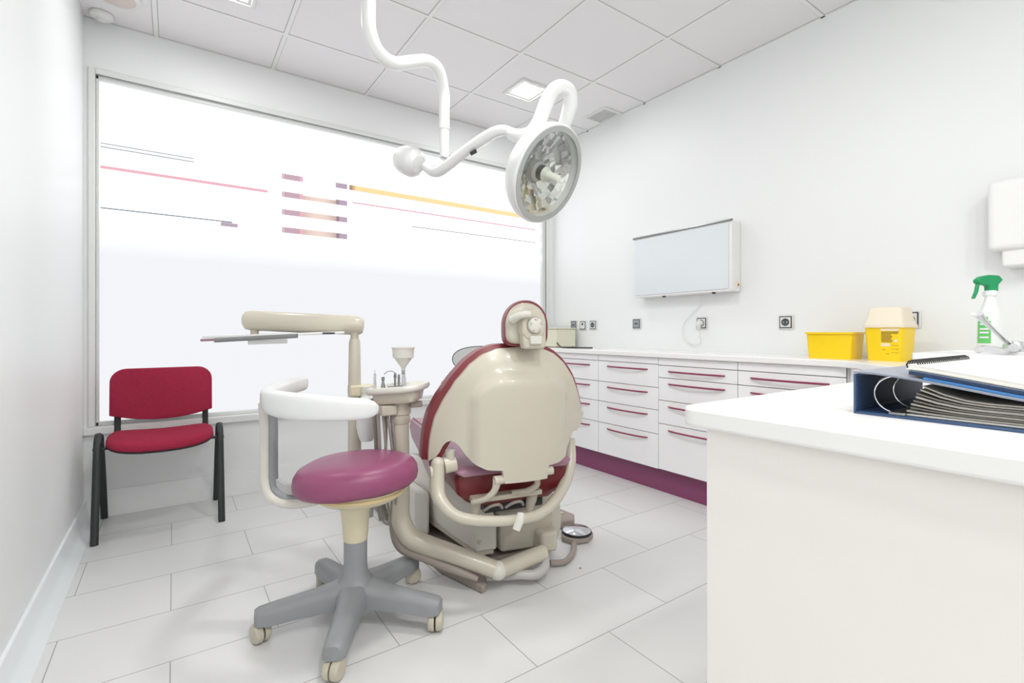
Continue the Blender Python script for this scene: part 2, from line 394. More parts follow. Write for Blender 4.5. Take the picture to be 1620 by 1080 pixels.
def cabinet(y0, y1, rows, label, hw):
    t = thing('drawer_cabinet', label, 'cabinet', (2.70, (y0 + y1) / 2, .152), group=None)
    MB().box(XF + .018, XR - .003, y0 + .002, y1 - .002, .152, ZU - .001).build('carcass', 'carcass', t)
    MB().box(XF, XF + .017, y0 + .002, y1 - .002, rows[0] + .002, ZU - .002).build('top_rail', 'cabinet', t, bevel=.001)
    for a, z0 in zip(rows[:-1], rows[1:]):
        d = MB().box(XF, XF + .017, y0 + .002, y1 - .002, z0 + .002, a - .002).build('drawer', 'cabinet', t, bevel=.001)
        zc = a - .036; ym = (y0 + y1) / 2
        pts = [(XF + .002, ym - hw, zc), (XF - .014, ym - hw + .03, zc), (XF - .024, ym - hw * .4, zc), (XF - .026, ym, zc), (XF - .024, ym + hw * .4, zc), (XF - .014, ym + hw - .03, zc), (XF + .002, ym + hw, zc)]
        MB().tube(pts, [.004, .0055, .0055, .0055, .0055, .0055, .004], 10, 5).build('handle', 'handle', d)
cabinet(2.537, 3.07, ROWS_A, 'white drawer cabinet partly hidden behind the dental chair backrest', .18)
cabinet(2.006, 2.537, ROWS_A, 'white cabinet of four equal drawers just right of the dental chair', .18)
cabinet(1.478, 2.006, ROWS_B, 'white drawer cabinet with two close upper handles, cut off by the desk corner', .19)
cabinet(.955, 1.478, ROWS_B, 'white drawer cabinet behind the desk below the yellow tray', .19)
f = thing('filler_cabinet', 'plain white filler cabinet in the corner by the window', 'cabinet', (2.7, 3.27, .152))
MB().box(XF, XR - .003, 3.072, YW - .01, .152, ZU - .001).build('panel', 'cabinet', f, bevel=.001)
c = thing('corner_cabinet', 'white angled corner cabinet with a small dark handle behind the desk', 'cabinet', (2.5, .75, .152))
MB().prism([(XF, .94, .152), (2.535, .955, .152), (XR - .003, .955, .152), (XR - .003, .50, .152), (2.16, .50, .152), (2.18, .655, .152), (2.30, .77, .152), (2.40, .86, .152)][::-1], (0, 0, ZU - .153)).build('carcass', 'cabinet', c)
MB().prism([(2.59, .955, 0), (XR - .003, .955, 0), (XR - .003, .50, 0), (2.20, .50, 0), (2.24, .65, 0), (2.44, .85, 0)][::-1], (0, 0, .1515)).build('plinth', 'kick', c)
MB().box(XF - .002, XF + .016, .930, .952, .152, ZU - .002).build('post', 'carcass', c)
MB().tube([(2.315, .765, .80), (2.295, .775, .80), (2.33, .82, .80), (2.36, .825, .80)], .005, 8, 3).build('handle', 'blackp', c)
k = MB().box(2.57, 2.59, .96, YW - .01, 0, .1515).build('plinth', 'kick'); tag(k, 'plum coloured plinth board under the drawer cabinets', 'plinth')

# ------------------------------------------------------------------ sockets on the right wall
def wallpt(px, py, X=XR):
    u = (px - 810) / FPX; d = Fv + Rv * u; t = X / d.x
    return d.y * t, CAM_H - (py - 525) * t / FPX
def socket(px, py, kind, label, sz=.042):
    y, z = wallpt(px, py)
    t = thing('wall_socket', label, 'socket', (XR, y, z), group=None)
    MB().box(-.008, -.0005, -sz, sz, -sz, sz).build('plate', 'socket', t, bevel=.003, local=True)
    MB().box(-.0105, -.0078, -sz * .82, sz * .82, -sz * .82, sz * .82).build('inner_frame', 'socketdark', t, bevel=.003, local=True)
    im = 'sockgrey' if kind in ('data', 'vent') else 'socket'
    MB().box(-.0125, -.0100, -sz * .68, sz * .68, -sz * .68, sz * .68).build('insert', im, t, bevel=.002, local=True)
    if kind == 'schuko':
        MB().lathe([(.022, 0), (.022, .0012), (.017, .0012), (.016, .0006)], (-.0125, 0, 0), (-1, 0, 0), 20).build('outlet', 'socketdark', t, local=True)
        b = MB(); b.cyl((-.0138, -.009, 0), (-.0145, -.009, 0), .003, seg=8); b.cyl((-.0138, .009, 0), (-.0145, .009, 0), .003, seg=8); b.build('pin_holes', 'socket', t, local=True)
    elif kind == 'data':
        MB().box(-.0145, -.0124, -.013, -.003, -.004, .006).build('port', 'blackp', t, local=True)
        MB().box(-.0145, -.0124, .003, .013, -.004, .006).build('port', 'blackp', t, local=True)
    elif kind == 'key':
        MB().box(-.0145, -.0124, -.008, .008, .002, .018).build('port', 'blackp', t, local=True)
    return t
socket(908.6, 514, 'data', 'small grey double data socket, leftmost on the right wall')
socket(923, 514.5, 'key', 'white data socket with one dark port, second from the left on the right wall')
socket(939, 514, 'schuko', 'round power socket in the row of three by the window')
socket(1008, 512, 'data', 'grey metallic data socket alone below the left end of the light box')
socket(1111, 511, 'schuko', 'power socket below the light box with a white plug in it')
socket(1244, 509.5, 'schuko', 'empty power socket on the wall above the yellow tray')
socket(1440, 505, 'schuko', 'power socket half hidden behind the sharps container')

# light box (x-ray viewer) on the right wall
vw = thing('x_ray_viewer', 'white wall mounted light box with a blank grey front screen', 'light box', (XR, 2.05, 1.49))
MB().box(2.785, XR - .001, 1.672, 2.434, 1.27, 1.705).build('housing', 'viewer', vw, bevel=.006)
MB().box(2.779, 2.786, 1.690, 2.424, 1.285, 1.688).build('screen', 'acrylic', vw, bevel=.002)
MB().cyl((2.780, 1.665, 1.703), (2.780, 2.44, 1.703), .007, seg=10).build('clip_rail', 'steel', vw)
MB().box(2.83, 2.86, 1.664, 1.673, 1.30, 1.33).build('switch_plate', 'ivory', vw)
MB().box(2.840, 2.846, 1.660, 1.666, 1.305, 1.315).build('switch', 'blackp', vw)
for y in (1.80, 2.18): MB().cyl((2.80, y, 1.262), (2.80, y, 1.271), .012, seg=12).build('foot', 'blackp', vw)
ys, zs = wallpt(1111, 511)
MB().tube([(2.86, ys - .02, 1.27), (2.872, ys + .01, 1.20), (2.872, ys + .13, 1.08), (2.872, ys + .13, .98), (2.872, ys + .06, .935), (2.868, ys, .95), (2.855, ys, 1.0), (2.852, ys, zs - .03)], .0028, 8, 8).build('power_cord', 'socket', vw)
MB().tube([(2.874, ys, zs), (2.852, ys, zs), (2.846, ys, zs - .012), (2.848, ys, zs - .04)], [.018, .018, .014, .008], 14, 3).build('plug', 'socket', vw)

# things on the wall worktop
t = thing('beige_box', 'small beige appliance box on the worktop behind the headrest', 'box', (2.74, 3.28, ZT))
MB().box(2.62, 2.84, 3.13, 3.44, ZT + .004, 1.045).build('body', 'beigebox', t, bevel=.008)
MB().box(2.615, 2.845, 3.125, 3.445, 1.045, 1.055).build('lid', 'beigebox', t, bevel=.004)
for a, bb in ((2.64, 3.15), (2.82, 3.15), (2.64, 3.42), (2.82, 3.42)): MB().cyl((a, bb, ZT), (a, bb, ZT + .006), .01, seg=10).build('foot', 'blackp', t)
MB().tube([(2.63, 3.13, .93), (2.60, 3.05, .90), (2.58, 2.96, ZT + .006), (2.62, 2.86, ZT + .006), (2.70, 2.78, ZT + .006)], .005, 8, 6).build('cord', 'blackp', t)

t = thing('yellow_tray', 'open yellow plastic tray on the worktop left of the sharps container', 'tray', (2.69, 1.07, ZT))
def frus(x0, x1, y0, y1, z0, z1, f, r):
    lo = rrect(x0 + f, x1 - f, y0 + f, y1 - f, r); hi = rrect(x0, x1, y0, y1, r)
    return [(x, y, z0) for x, y in lo], [(x, y, z1) for x, y in hi]
a, b2 = frus(2.60, 2.76, .965, 1.17, ZT, 1.018, .008, .018)
ai, bi = frus(2.604, 2.756, .969, 1.166, ZT + .004, 1.018, .008, .016)
MB().ring_loft([a, b2, bi, ai]).build('body', 'yellow', t)
o1 = [(x, y, 1.010) for x, y in rrect(2.594, 2.766, .959, 1.176, .02)]; o2 = [(x, y, 1.019) for x, y in rrect(2.594, 2.766, .959, 1.176, .02)]
i2 = [(x, y, 1.019) for x, y in rrect(2.603, 2.757, .968, 1.167, .016)]; i1 = [(x, y, 1.010) for x, y in rrect(2.603, 2.757, .968, 1.167, .016)]
MB().ring_loft([o1, o2, i2, i1], closed=True).build('rim', 'yellow', t)

RB = math.radians(-8)
t = thing('sharps_container', 'yellow sharps container with an ivory lid and printed label', 'sharps container', (2.665, .838, ZT), RB)
a, b2 = frus(-.065, .065, -.077, .077, 0, .150, .008, .02)
# chamfered left front corner as in the photograph
MB().ring_loft([a, b2]).build('body', 'yellow', t, local=True)
lid = [[(x, y, .150) for x, y in rrect(-.071, .071, -.083, .083, .02)], [(x, y, .162) for x, y in rrect(-.071, .071, -.083, .083, .02)],
       [(x, y, .170) for x, y in rrect(-.064, .064, -.076, .076, .02)], [(x, y, .236) for x, y in rrect(-.050, .050, -.066, .066, .018)],
       [(x, y, .240) for x, y in rrect(-.046, .046, -.062, .062, .018)]]
MB().ring_loft(lid).build('lid', 'ivory', t, local=True)
def label_quad(y0, y1, z0, z1, off=0):
    # lies on the slightly leaning front of the body
    def X(z): return -.056 - .009 * z / .150 - .0006 - off
    return [(X(z0), y0, z0), (X(z0), y1, z0), (X(z0) + .0008, y1, z0), (X(z0) + .0008, y0, z0), (X(z1), y0, z1), (X(z1), y1, z1), (X(z1) + .0008, y1, z1), (X(z1) + .0008, y0, z1)]
for q_ in ((-.066, .006, .135, .146), (-.030, .006, .066, .080), (-.034, .006, .028, .060)):
    lb = MB().hexa(label_quad(*q_)).build('label_strip', 'labelpink', t, local=True)
MB().lathe([(.001, -.0016), (.0075, -.0016), (.0075, 0), (.001, 0)], (-.0615, -.052, .092), (1, 0, .06), 16).build('label_dot', 'labelpink', t, local=True)
pr = None
b = MB()
for k in range(8): b.hexa(label_quad(-.064 + (.0 if k < 2 else .024) + .003 * (k % 3), .004, .128 - k * .0062, .132 - k * .0062, .0004))
for k in range(3): b.hexa(label_quad(-.062, -.034, .070 - k * .016, .0715 - k * .016, .0004))
b.hexa(label_quad(-.026, -.012, .032, .034, .0010)); b.hexa(label_quad(-.012, .002, .050, .052, .0010))
b.build('printed_text', 'labelink', t, local=True)

# paper towel dispenser
t = thing('towel_dispenser', 'white paper towel dispenser on the right wall at the photo edge', 'dispenser', (XR, .40, 1.5))
MB().box(2.755, XR - .001, .26, .535, 1.352, 1.64).build('cover', 'viewer', t, bevel=.02, bseg=4)
MB().box(2.775, XR - .001, .275, .495, 1.285, 1.36).build('outlet_tray', 'viewer', t, bevel=.008)

# sink and tap
t = thing('sink', 'white rectangular sink rim standing on the worktop behind the binder', 'sink', (2.0, .28, ZT))
oo = rrect(1.80, 2.19, .06, .515, .015); ii = rrect(1.815, 2.175, .075, .50, .02)
MB().ring_loft([[(x, y, ZT) for x, y in oo], [(x, y, .958) for x, y in oo], [(x, y, .958) for x, y in ii], [(x, y, ZT + .012) for x, y in ii]]).build('basin', 'ceramic', t, bevel=.003)
MB().lathe([(.02, 0), (.02, .002), (.012, .001)], (2.0, .29, ZT + .012)).build('drain', 'chrome', t)
t = thing('elbow_lever_tap', 'chrome tap with a long elbow lever beside the spray bottle', 'tap', (2.27, .375, ZT))
MB().lathe([(.03, 0), (.03, .006), (.021, .012), (.020, .05), (.026, .062), (.028, .085), (.022, .098), (.001, .102)], (2.27, .375, ZT)).build('body', 'chrome', t)
pb = Vector((2.27, .375, .972)); dpt = 2.27 * Fv.x + .375 * Fv.y
p1 = at(1600, 548, 1.56); p2 = at(1572, 522, 1.50); p3 = at(1556, 507, 1.47); p4 = at(1546, 496, 1.45)
MB().tube([p1, p2, p3, p4], [.006, .006, .008, .012], 12, 5, flat=(1.25, .6)).build('lever', 'chrome', t)
q = [at(1600, 556, 1.59), at(1585, 555, 1.5), at(1560, 551, 1.40), at(1548, 553, 1.36)]
MB().tube(q, [.012, .011, .010, .010], 14, 5).build('spout', 'chrome', t)
MB().cyl(at(1598, 550, 1.57), at(1604, 550, 1.52), .016, .013).build('lever_hub', 'chrome', t)

# spray bottle
t = thing('spray_bottle', 'white spray bottle with a green trigger head and green label', 'spray bottle', (2.425, .462, ZT))
prof = [(.039, 0), (.045, .006), (.046, .03), (.046, .12), (.044, .17), (.037, .205), (.024, .235), (.018, .252), (.017, .262)]
b = MB(); seg = 28
b.ring_loft([[(r * 1.0 * math.cos(2 * PI * j / seg), r * .78 * math.sin(2 * PI * j / seg), h) for j in range(seg)] for r, h in prof])
bt = b.build('bottle', 'bottle', t, local=True); 
ang = math.atan2(-.462, -2.425)
def sect(a0, a1, z0, z1, name, m, par, off=.0008):
    b = MB(); n = 10; A = []; B = []
    def rad(z):
        for (r0, h0), (r1, h1) in zip(prof, prof[1:]):
            if h0 <= z <= h1: return r0 + (r1 - r0) * (z - h0) / (h1 - h0)
        return .03
    for i in range(n + 1):
        a = a0 + (a1 - a0) * i / n; 
        A.append(b.bm.verts.new(((rad(z0) + off) * math.cos(a), (rad(z0) * .78 + off) * math.sin(a), z0)))
        B.append(b.bm.verts.new(((rad(z1) + off) * math.cos(a), (rad(z1) * .78 + off) * math.sin(a), z1)))
    for i in range(n): b.bm.faces.new((A[i], A[i + 1], B[i + 1], B[i]))
    return b
lbv = sect(ang - 1.05, ang + .1, .09, .17, 'l', 'lime', bt); lab = lbv.build('label', 'lime', bt, local=True)
sect(ang - .85, ang - .1, .17, .185, 'l', 'lime', bt).build('label_top', 'lime', bt, local=True)
sect(ang - 1.05, ang + .1, .062, .074, 'l', 'lime', bt).build('label_band', 'lime', bt, local=True)
for z in (.155, .138, .125, .108): sect(ang - .75, ang - .05, z, z + .006, 'l', 'bottle', lab, .0016).build('label_line', 'bottle', lab, local=True)
# trigger head, nozzle pointing left in the photograph
rv = -Rv
def hp(a, z, s=0): p = rv * a + Fv * s; return (p.x, p.y, z)
head_prof = [(-.038, .318), (-.024, .334), (.010, .336), (.040, .330), (.055, .318), (.052, .305), (.028, .300), (.014, .296), (.012, .266), (-.020, .266), (-.022, .300)]
b = MB(); b.prism([hp(a, z, -.011) for a, z in head_prof], Fv * .022)
h = b.build('trigger_head', 'green', t, local=True, bevel=.004)
b = MB(); b.prism([hp(a, z, -.005) for a, z in [(.040, .306), (.050, .304), (.056, .275), (.066, .250), (.058, .250), (.047, .272)]], Fv * .010)
b.build('trigger', 'green', h, local=True, bevel=.002)
MB().lathe([(.017, .258), (.020, .262), (.020, .276), (.015, .280)]).build('collar', 'bottle', h, local=True)

# binder, lying on its side on the desk, opening toward the camera
bx0, bx1, by1, by0 = .895, 1.21, .330, .045
t = thing('ring_binder', 'navy blue ring binder lying on the desk, stuffed with papers', 'binder', (1.05, .19, ZT))
b = MB()
b.box(bx0, bx1, by0, by1, ZT, ZT + .0035)
b.build('lower_cover', 'navy', t, bevel=.001)
b = MB(); b.box(bx0, bx1, by1 - .0035, by1, ZT + .0035, .953); sp = b.build('spine', 'navy', t, bevel=.001)
MB().box(bx0 + .006, bx1 - .006, by1 - .0042, by1 - .0034, ZT + .008, .949).build('spine_lining', 'navyin', sp)
def sag(y):
    T = [(.03, .921), (.08, .924), (.14, .930), (.20, .940), (.256, .949), (.30, .9535), (.34, .9545)]
    for (a, za), (b_, zb) in zip(T, T[1:]):
        if y <= b_: return za + (zb - za) * (y - a) / (b_ - a)
    return T[-1][1]
def slab(x0, x1, y0, y1, off, th, n=10):
    b = MB(); rings = []
    for i in range(n + 1):
        y = y0 + (y1 - y0) * i / n; z = sag(max(.03, y)) + off
        rings.append([(x0, y, z), (x1, y, z), (x1, y, z + th), (x0, y, z + th)])
    return b.ring_loft(rings)
slab(bx0, bx1, by0, by1, 0, .0032).build('upper_cover', 'navysheen', t, bevel=.0008)
for i, x in enumerate((bx0 + .02, bx0 + .10)):
    pts = []
    for k in range(11):
        a = PI * .52 + PI * 1.0 * (k / 10 - .0)
        pts.append((x, by1 - .047 - .026 * math.cos(a + PI) * -1, ZT + .032 + .026 * math.sin(a)))
    pts = [(x, by1 - .052 + .030 * math.cos(a), ZT + .0335 + .0285 * math.sin(a)) for a in [math.radians(d) for d in range(100, -101, -20)]]
    MB().tube(pts, .0016, 8, 3).build('ring', 'chrome', t)
MB().box(bx0 + .005, bx0 + .24, by1 - .066, by1 - .045, ZT + .0035, ZT + .008).build('ring_mechanism', 'steel', t, bevel=.001)
random.seed(11)
z = ZT + .004
n = 9
for k in range(n):
    th = .0031 if k != 5 else .0038
    z0 = z; z += th
    off = .004 * random.random() + k * .0010
    yA = by1 - .060 - k * .0015 - off
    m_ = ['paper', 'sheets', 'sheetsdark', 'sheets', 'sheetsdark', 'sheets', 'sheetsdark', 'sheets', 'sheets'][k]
    b = MB(); rings = []
    for i in range(9):
        y = yA + (by0 + .012 - yA) * i / 8; lift = .010 * max(0, (1 - i / 3)) ** 2 * (k / n) * 2.0
        rings.append([(bx0 + .012 + off, y, z0 + lift + .0004), (bx1 - .012, y, z0 + lift + .0004), (bx1 - .012, y, z + lift - .0004), (bx0 + .012 + off, y, z + lift - .0004)])
    b.ring_loft(rings).build('paper_bundle', m_, t, angle=30)

# folders and notebook on the binder
o = slab(.900, 1.215, .05, .243, .0036, .0028).build('folder', 'blue'); tag(o, 'thin bright blue folder between the binder and the dark folder', 'folder')
o = slab(.908, 1.22, .045, .262, .0068, .0055).build('folder', 'darkfolder'); tag(o, 'dark blue folder under the spiral notebook', 'folder')
t = thing('spiral_notebook', 'white spiral notebook with a black wire coil on top of the folders', 'notebook', (1.1, .16, .955))
slab(.925, 1.235, .04, .270, .0128, .0012).build('cover', 'paper', t, angle=30)
slab(.928, 1.232, .042, .268, .0143, .0060).build('pages', 'paper', t, angle=30)
b = MB()
for k in range(27):
    x = .940 + k * .0105; pts = [(x + .0025 * math.sin(a), .2665 + .0075 * math.cos(a), .9690 + .0075 * math.sin(a)) for a in [2 * PI * i / 8 for i in range(8)]]
    b.tube(pts + [pts[0]], .0011, 6, 1, caps=False)
b.build('wire_coil', 'blackp', t)
o = slab(1.06, 1.225, .04, .19, .0205, .0007).build('paper_sheet', 'pinkpaper'); tag(o, 'pale pink sheet of paper on the spiral notebook', 'paper')

# ------------------------------------------------------------------ red visitor chair
t = thing('visitor_chair', 'red upholstered chair with black metal legs by the left wall', 'chair', (-.05, 3.25, 0))
def xg(x): return -.05 + x
def cushion(nx, ny, fn, thick):
    pass
# seat
b = MB(); seg = 40; rings = []
def seat_ring(sc_, z, cz=0):
    pts = []
    for j in range(seg):
        a = 2 * PI * j / seg; ca, sa = math.cos(a), math.sin(a)
        x = .232 * sc_ * math.copysign(abs(ca) ** .55, ca); y = .205 * sc_ * math.copysign(abs(sa) ** .55, sa)
        zz = z + .020 * (x / .232) ** 2 * 1.0 - .012 * max(0, -y / .205) ** 2
        pts.append((xg(x), 3.225 + y, zz))
    return pts
b.ring_loft([seat_ring(.6, .432), seat_ring(.98, .432), seat_ring(1.0, .445), seat_ring(.99, .462), seat_ring(.93, .474), seat_ring(.7, .481), seat_ring(.2, .482)])
b.build('seat', 'redfab', t, angle=60)
b = MB(); b.ring_loft([seat_ring(.5, .424), seat_ring(.96, .424), seat_ring(1.005, .434), seat_ring(.96, .438)]); b.build('seat_shell', 'blackp', t, angle=60)
# back
def back_outline(s, yo, dz=0):
    pts = []
    n = 12
    W, H0, H1 = .238 * s, .545, .815
    for i in range(n + 1):
        x = -W + 2 * W * i / n; pts.append((x, H0 + .02 - .042 * (1 - (x / W) ** 2) + dz + (1 - s) * .1))
    r = .07
    for k in range(7):
        a = k * PI / 12; pts.append((W - r + r * math.cos(a) - .0, H1 - r + r * math.sin(a) - (1 - s) * .15))
    for k in range(7):
        a = PI / 2 + k * PI / 12; pts.append((-W + r + r * math.cos(a), H1 - r + r * math.sin(a) - (1 - s) * .15))
    return [(xg(x), 3.425 + yo - .030 * (1 - (x / .238) ** 2) * -1 * 1.0 + (z - .55) * .10, z) for x, z in pts]
b = MB(); b.ring_loft([back_outline(.97, -.020), back_outline(1.0, -.012), back_outline(1.0, .008), back_outline(.98, .014)])
b.build('backrest', 'redfab', t, angle=50)
b = MB(); b.ring_loft([back_outline(.985, .0145), back_outline(.96, .022)]); b.build('back_shell', 'blackp', t, angle=50)
for sx in (-1, 1):
    x = xg(sx * .205)
    b = MB(); b.tube([(x, 3.30, .425), (x, 3.42, .43), (x + 0, 3.447, .47), (x, 3.455, .56), (x, 3.462, .66)], .010, 10, 4, flat=(1.5, .5)); b.build('back_support', 'black', t)
    xo = xg(sx * .262)
    fr = MB(); fr.tube([(xo, 3.045, .002), (xo, 3.12, .30), (xo, 3.155, .44), (xo, 3.18, .482), (xo, 3.215, .500)], .0105, 16, 5, flat=(.9, 1.55)); 
    fr.build('leg', 'black', t)
    rr = MB(); rr.tube([(xo, 3.462, .002), (xo, 3.36, .28), (xo, 3.285, .44), (xo, 3.258, .482), (xo, 3.215, .500)], .0105, 16, 5, flat=(.9, 1.55))
    rr.build('leg', 'black', t)
    MB().cyl((xo + sx * .019, 3.17, .435), (xo - sx * .05, 3.17, .435), .007, seg=10).build('bolt', 'black', t)
MB().box(xg(-.20), xg(.20), 3.24, 3.26, .402, .4245).build('cross_bar', 'black', t)

# ------------------------------------------------------------------ rolling stool
SX, SY = .530, 1.738
t = thing('dentist_stool', 'rolling stool with a magenta seat, grey star base and curved arm rest', 'stool', (SX, SY, 0))
def star(name_ang):
    pass
b = MB()
# hub
b.lathe([(.040, .30), (.040, .20), (.044, .165), (.060, .145), (.075, .130), (.078, .095), (.060, .082), (.001, .080)], (SX, SY, 0), seg=40)
b.build('column', 'grey', t)
angs = [25.5 + 72 * k for k in range(5)]
for a_ in angs:
    a = math.radians(a_); d = Vector((math.cos(a), math.sin(a), 0)); n = Vector((-d.y, d.x, 0))
    rings = []
    for r_, hw, zt, zb in ((.03, .058, .152, .078), (.07, .048, .143, .070), (.12, .040, .134, .066), (.20, .036, .124, .064), (.27, .034, .116, .060), (.305, .031, .111, .062), (.318, .020, .106, .064)):
        c0 = Vector((SX, SY, 0)) + d * r_
        rings.append([c0 + n * (hw * x) + Vector((0, 0, zb + (zt - zb) * z)) for x, z in ((-1, 0), (-1, .62), (-.82, .88), (-.45, 1), (.45, 1), (.82, .88), (1, .62), (1, 0))])
    lg = MB().ring_loft(rings).build('star_leg', 'grey', t, angle=50)
    # caster
    wc = Vector((SX, SY, .0325)) + d * .300
    wa = a + {0: .9, 1: 1.2, 2: .5, 3: 1.25, 4: .25}[angs.index(a_)]
    ax = Vector((math.cos(wa), math.sin(wa), 0))
    c = MB().cyl(wc + Vector((0, 0, .030)), wc + Vector((0, 0, -.002)), .008, seg=10)
    c.lathe([(.020, -.0025), (.020, .0025)], wc, ax, 24); cs = c.build('caster', 'wheeldark', t)
    for s_ in (-1, 1):
        MB().lathe([(.010, .003), (.031, .003), (.0325, .007), (.0315, .020), (.026, .025), (.001, .026)], wc, ax * s_, 28).build('wheel', 'wheel', cs)
# seat post and plate
MB().lathe([(.040, .285), (.042, .292), (.046, .35), (.053, .405), (.060, .425), (.060, .440), (.001, .441)], (SX, SY, 0), seg=36).build('post_cover', 'oldcream', t)
b = MB(); b.lathe([(.08, .425), (.135, .434), (.158, .450), (.162, .474), (.001, .475)], (SX + .012, SY, 0), seg=40); b.build('seat_plate', 'oldcream', t)
MB().lathe([(.158, .452), (.164, .456), (.1655, .464), (.161, .470)], (SX + .012, SY, 0), seg=40).build('plate_trim', 'amberwood', t)
# seat cushion: tilted, thicker on the right edge
b = MB(); seg = 48; rings = []
tilt = .035
for s_, z in ((.55, .482), (.92, .486), (.985, .500), (1.0, .520), (.985, .543), (.93, .562), (.80, .576), (.5, .583), (.15, .583)):
    ring = []
    for j in range(seg):
        a = 2 * PI * j / seg
        r_ = .208 * s_ * (1 + .035 * math.cos(3 * a))
        p = Rv * (math.cos(a) * r_ * 1.02) + Fv * (math.sin(a) * r_ * .95)
        ring.append((SX + p.x, SY + p.y, z - .010 + tilt * math.cos(a) * s_ * .35))
    rings.append(ring)
b.ring_loft(rings).build('seat', 'stoolvinyl', t, angle=70)
# curved arm: post from below the seat, sweeping up at the left
def cr(r_, d, z): p = Rv * r_ + Fv * d; return Vector((p.x, p.y, z))
arm = [cr(-.675, 1.70, .440), cr(-.735, 1.70, .428), cr(-.795, 1.70, .430), cr(-.837, 1.70, .455), cr(-.853, 1.70, .50), cr(-.855, 1.70, .60), cr(-.855, 1.70, .70), cr(-.855, 1.69, .775)]
MB().tube(arm, .026, 16, 6, flat=(1.15, .8)).build('arm_post', 'lightcream', t)
arm2 = [p + Rv * .021 + Vector((0, 0, .010 if i < 4 else 0)) for i, p in enumerate(arm)]
MB().tube(arm2, .021, 12, 6, flat=(1.0, .72)).build('arm_channel', 'grey', t)
MB().tube([cr(-.70, 1.70, .440), cr(-.55, 1.72, .452)], .024, 14, 0, flat=(1.3, .8)).build('arm_pivot', 'oldcream', t)
wb = MB(); wb.prism([cr(a_, 1.69, z_) for a_, z_ in [(-.835, .52), (-.80, .46), (-.74, .45), (-.64, .465), (-.64, .495), (-.72, .485), (-.79, .49)]], Fv * .02); wb.build('arm_web', 'carcass', t)
padp = [cr(-.43, 1.57, .774), cr(-.52, 1.535, .778), cr(-.62, 1.52, .784), cr(-.72, 1.54, .790), cr(-.79, 1.59, .796), cr(-.838, 1.69, .803), cr(-.850, 1.80, .808), cr(-.845, 1.90, .814), cr(-.83, 1.96, .817)]
rings = []
P = []
for i in range(len(padp) - 1):
    p0 = padp[max(i - 1, 0)]; p1 = padp[i]; p2 = padp[i + 1]; p3 = padp[min(i + 2, len(padp) - 1)]
    for k in range(5):
        u = k / 5; P.append(0.5 * ((2 * p1) + (-p0 + p2) * u + (2 * p0 - 5 * p1 + 4 * p2 - p3) * u * u + (-p0 + 3 * p1 - 3 * p2 + p3) * u ** 3))
P.append(padp[-1])
for i, p in enumerate(P):
    tg = (P[min(i + 1, len(P) - 1)] - P[max(i - 1, 0)]).normalized(); n = Vector((-tg.y, tg.x, 0)).normalized()
    e = min(i, len(P) - 1 - i); s_ = {0: .35, 1: .75, 2: .93}.get(e, 1.0)
    hh = (.029 + .013 * math.sin(PI * min(1, i / len(P) * 1.6))) * s_
    rings.append([p + n * (.026 * s_ * math.copysign(abs(math.cos(a)) ** .6, math.cos(a))) + Vector((0, 0, hh * math.copysign(abs(math.sin(a)) ** .6, math.sin(a)))) for a in [2 * PI * j / 20 for j in range(20)]])
MB().ring_loft(rings).build('arm_pad', M['lampwhite'], t, angle=60)
MB().tube([cr(-.51, 1.75, .43), cr(-.512, 1.75, .40), cr(-.514, 1.75, .355)], .010, 10, 3, flat=(.6, 1.6)).build('height_lever', 'grey', t)

# ------------------------------------------------------------------ dental chair
O = Vector((1.10, 1.50, 0)); fV = Vector((.208, .978, 0)); rV = Vector((.978, -.208, 0))
def cf(a, l, z): return O + rV * a + fV * l + Vector((0, 0, z))
dc = thing('dental_chair', 'cream and burgundy dental chair seen from behind in the middle of the room', 'dental chair', (1.22, 2.1, 0))
# backrest shell
def top_z(x):
    if x > .32: return max(.675, top_z(-x))
    x = abs(x); T = [(0, .962), (.09, .957), (.15, .935), (.20, .896), (.25, .835), (.29, .765), (.32, .695), (.335, .62), (.34, .56)]
    for (a, za), (b_, zb) in zip(T, T[1:]):
        if x <= b_: return za + (zb - za) * (x - a) / (b_ - a)
    return T[-1][1]
def bot_z(x):
    ax = abs(x)
    if x > .27: return .606 + .056 * min(1, (x - .27) / .07) ** 2
    T = [(0, .456), (.088, .456), (.096, .505), (.15, .508), (.195, .53), (.222, .565), (.240, .592), (.254, .606), (.268, .611), (.282, .606), (.294, .590), (.304, .566), (.318, .545), (.34, .53)]
    for (a, za), (b_, zb) in zip(T, T[1:]):
        if ax <= b_: return za + (zb - za) * (ax - a) / (b_ - a)
    return T[-1][1]
def shell_l(x, z):
    ax = abs(x) / .34
    wing = .135 * ax ** 2.1
    crown = .05 * max(0, (z - .80) / .16) ** 2
    panel = 0
    if .13 < abs(x) < .20: panel = 0
    # raised centre panel
    cx = max(0, 1 - (abs(x) / .205) ** 6) * max(0, min(1, (.885 - z - .25 * x * x * 4) / .03))
    u = max(0, 1 - (abs(x) / .215) ** 8); top = .875 - 2.2 * max(0, abs(x) - .10) ** 1.5
    q = max(0, min(1, (top - z) / .045)); q = q * q * (3 - 2 * q)
    e = max(0, min(1, (.215 - abs(x)) / .035)); e = e * e * (3 - 2 * e)
    return wing + crown * .8 - .024 * q * e
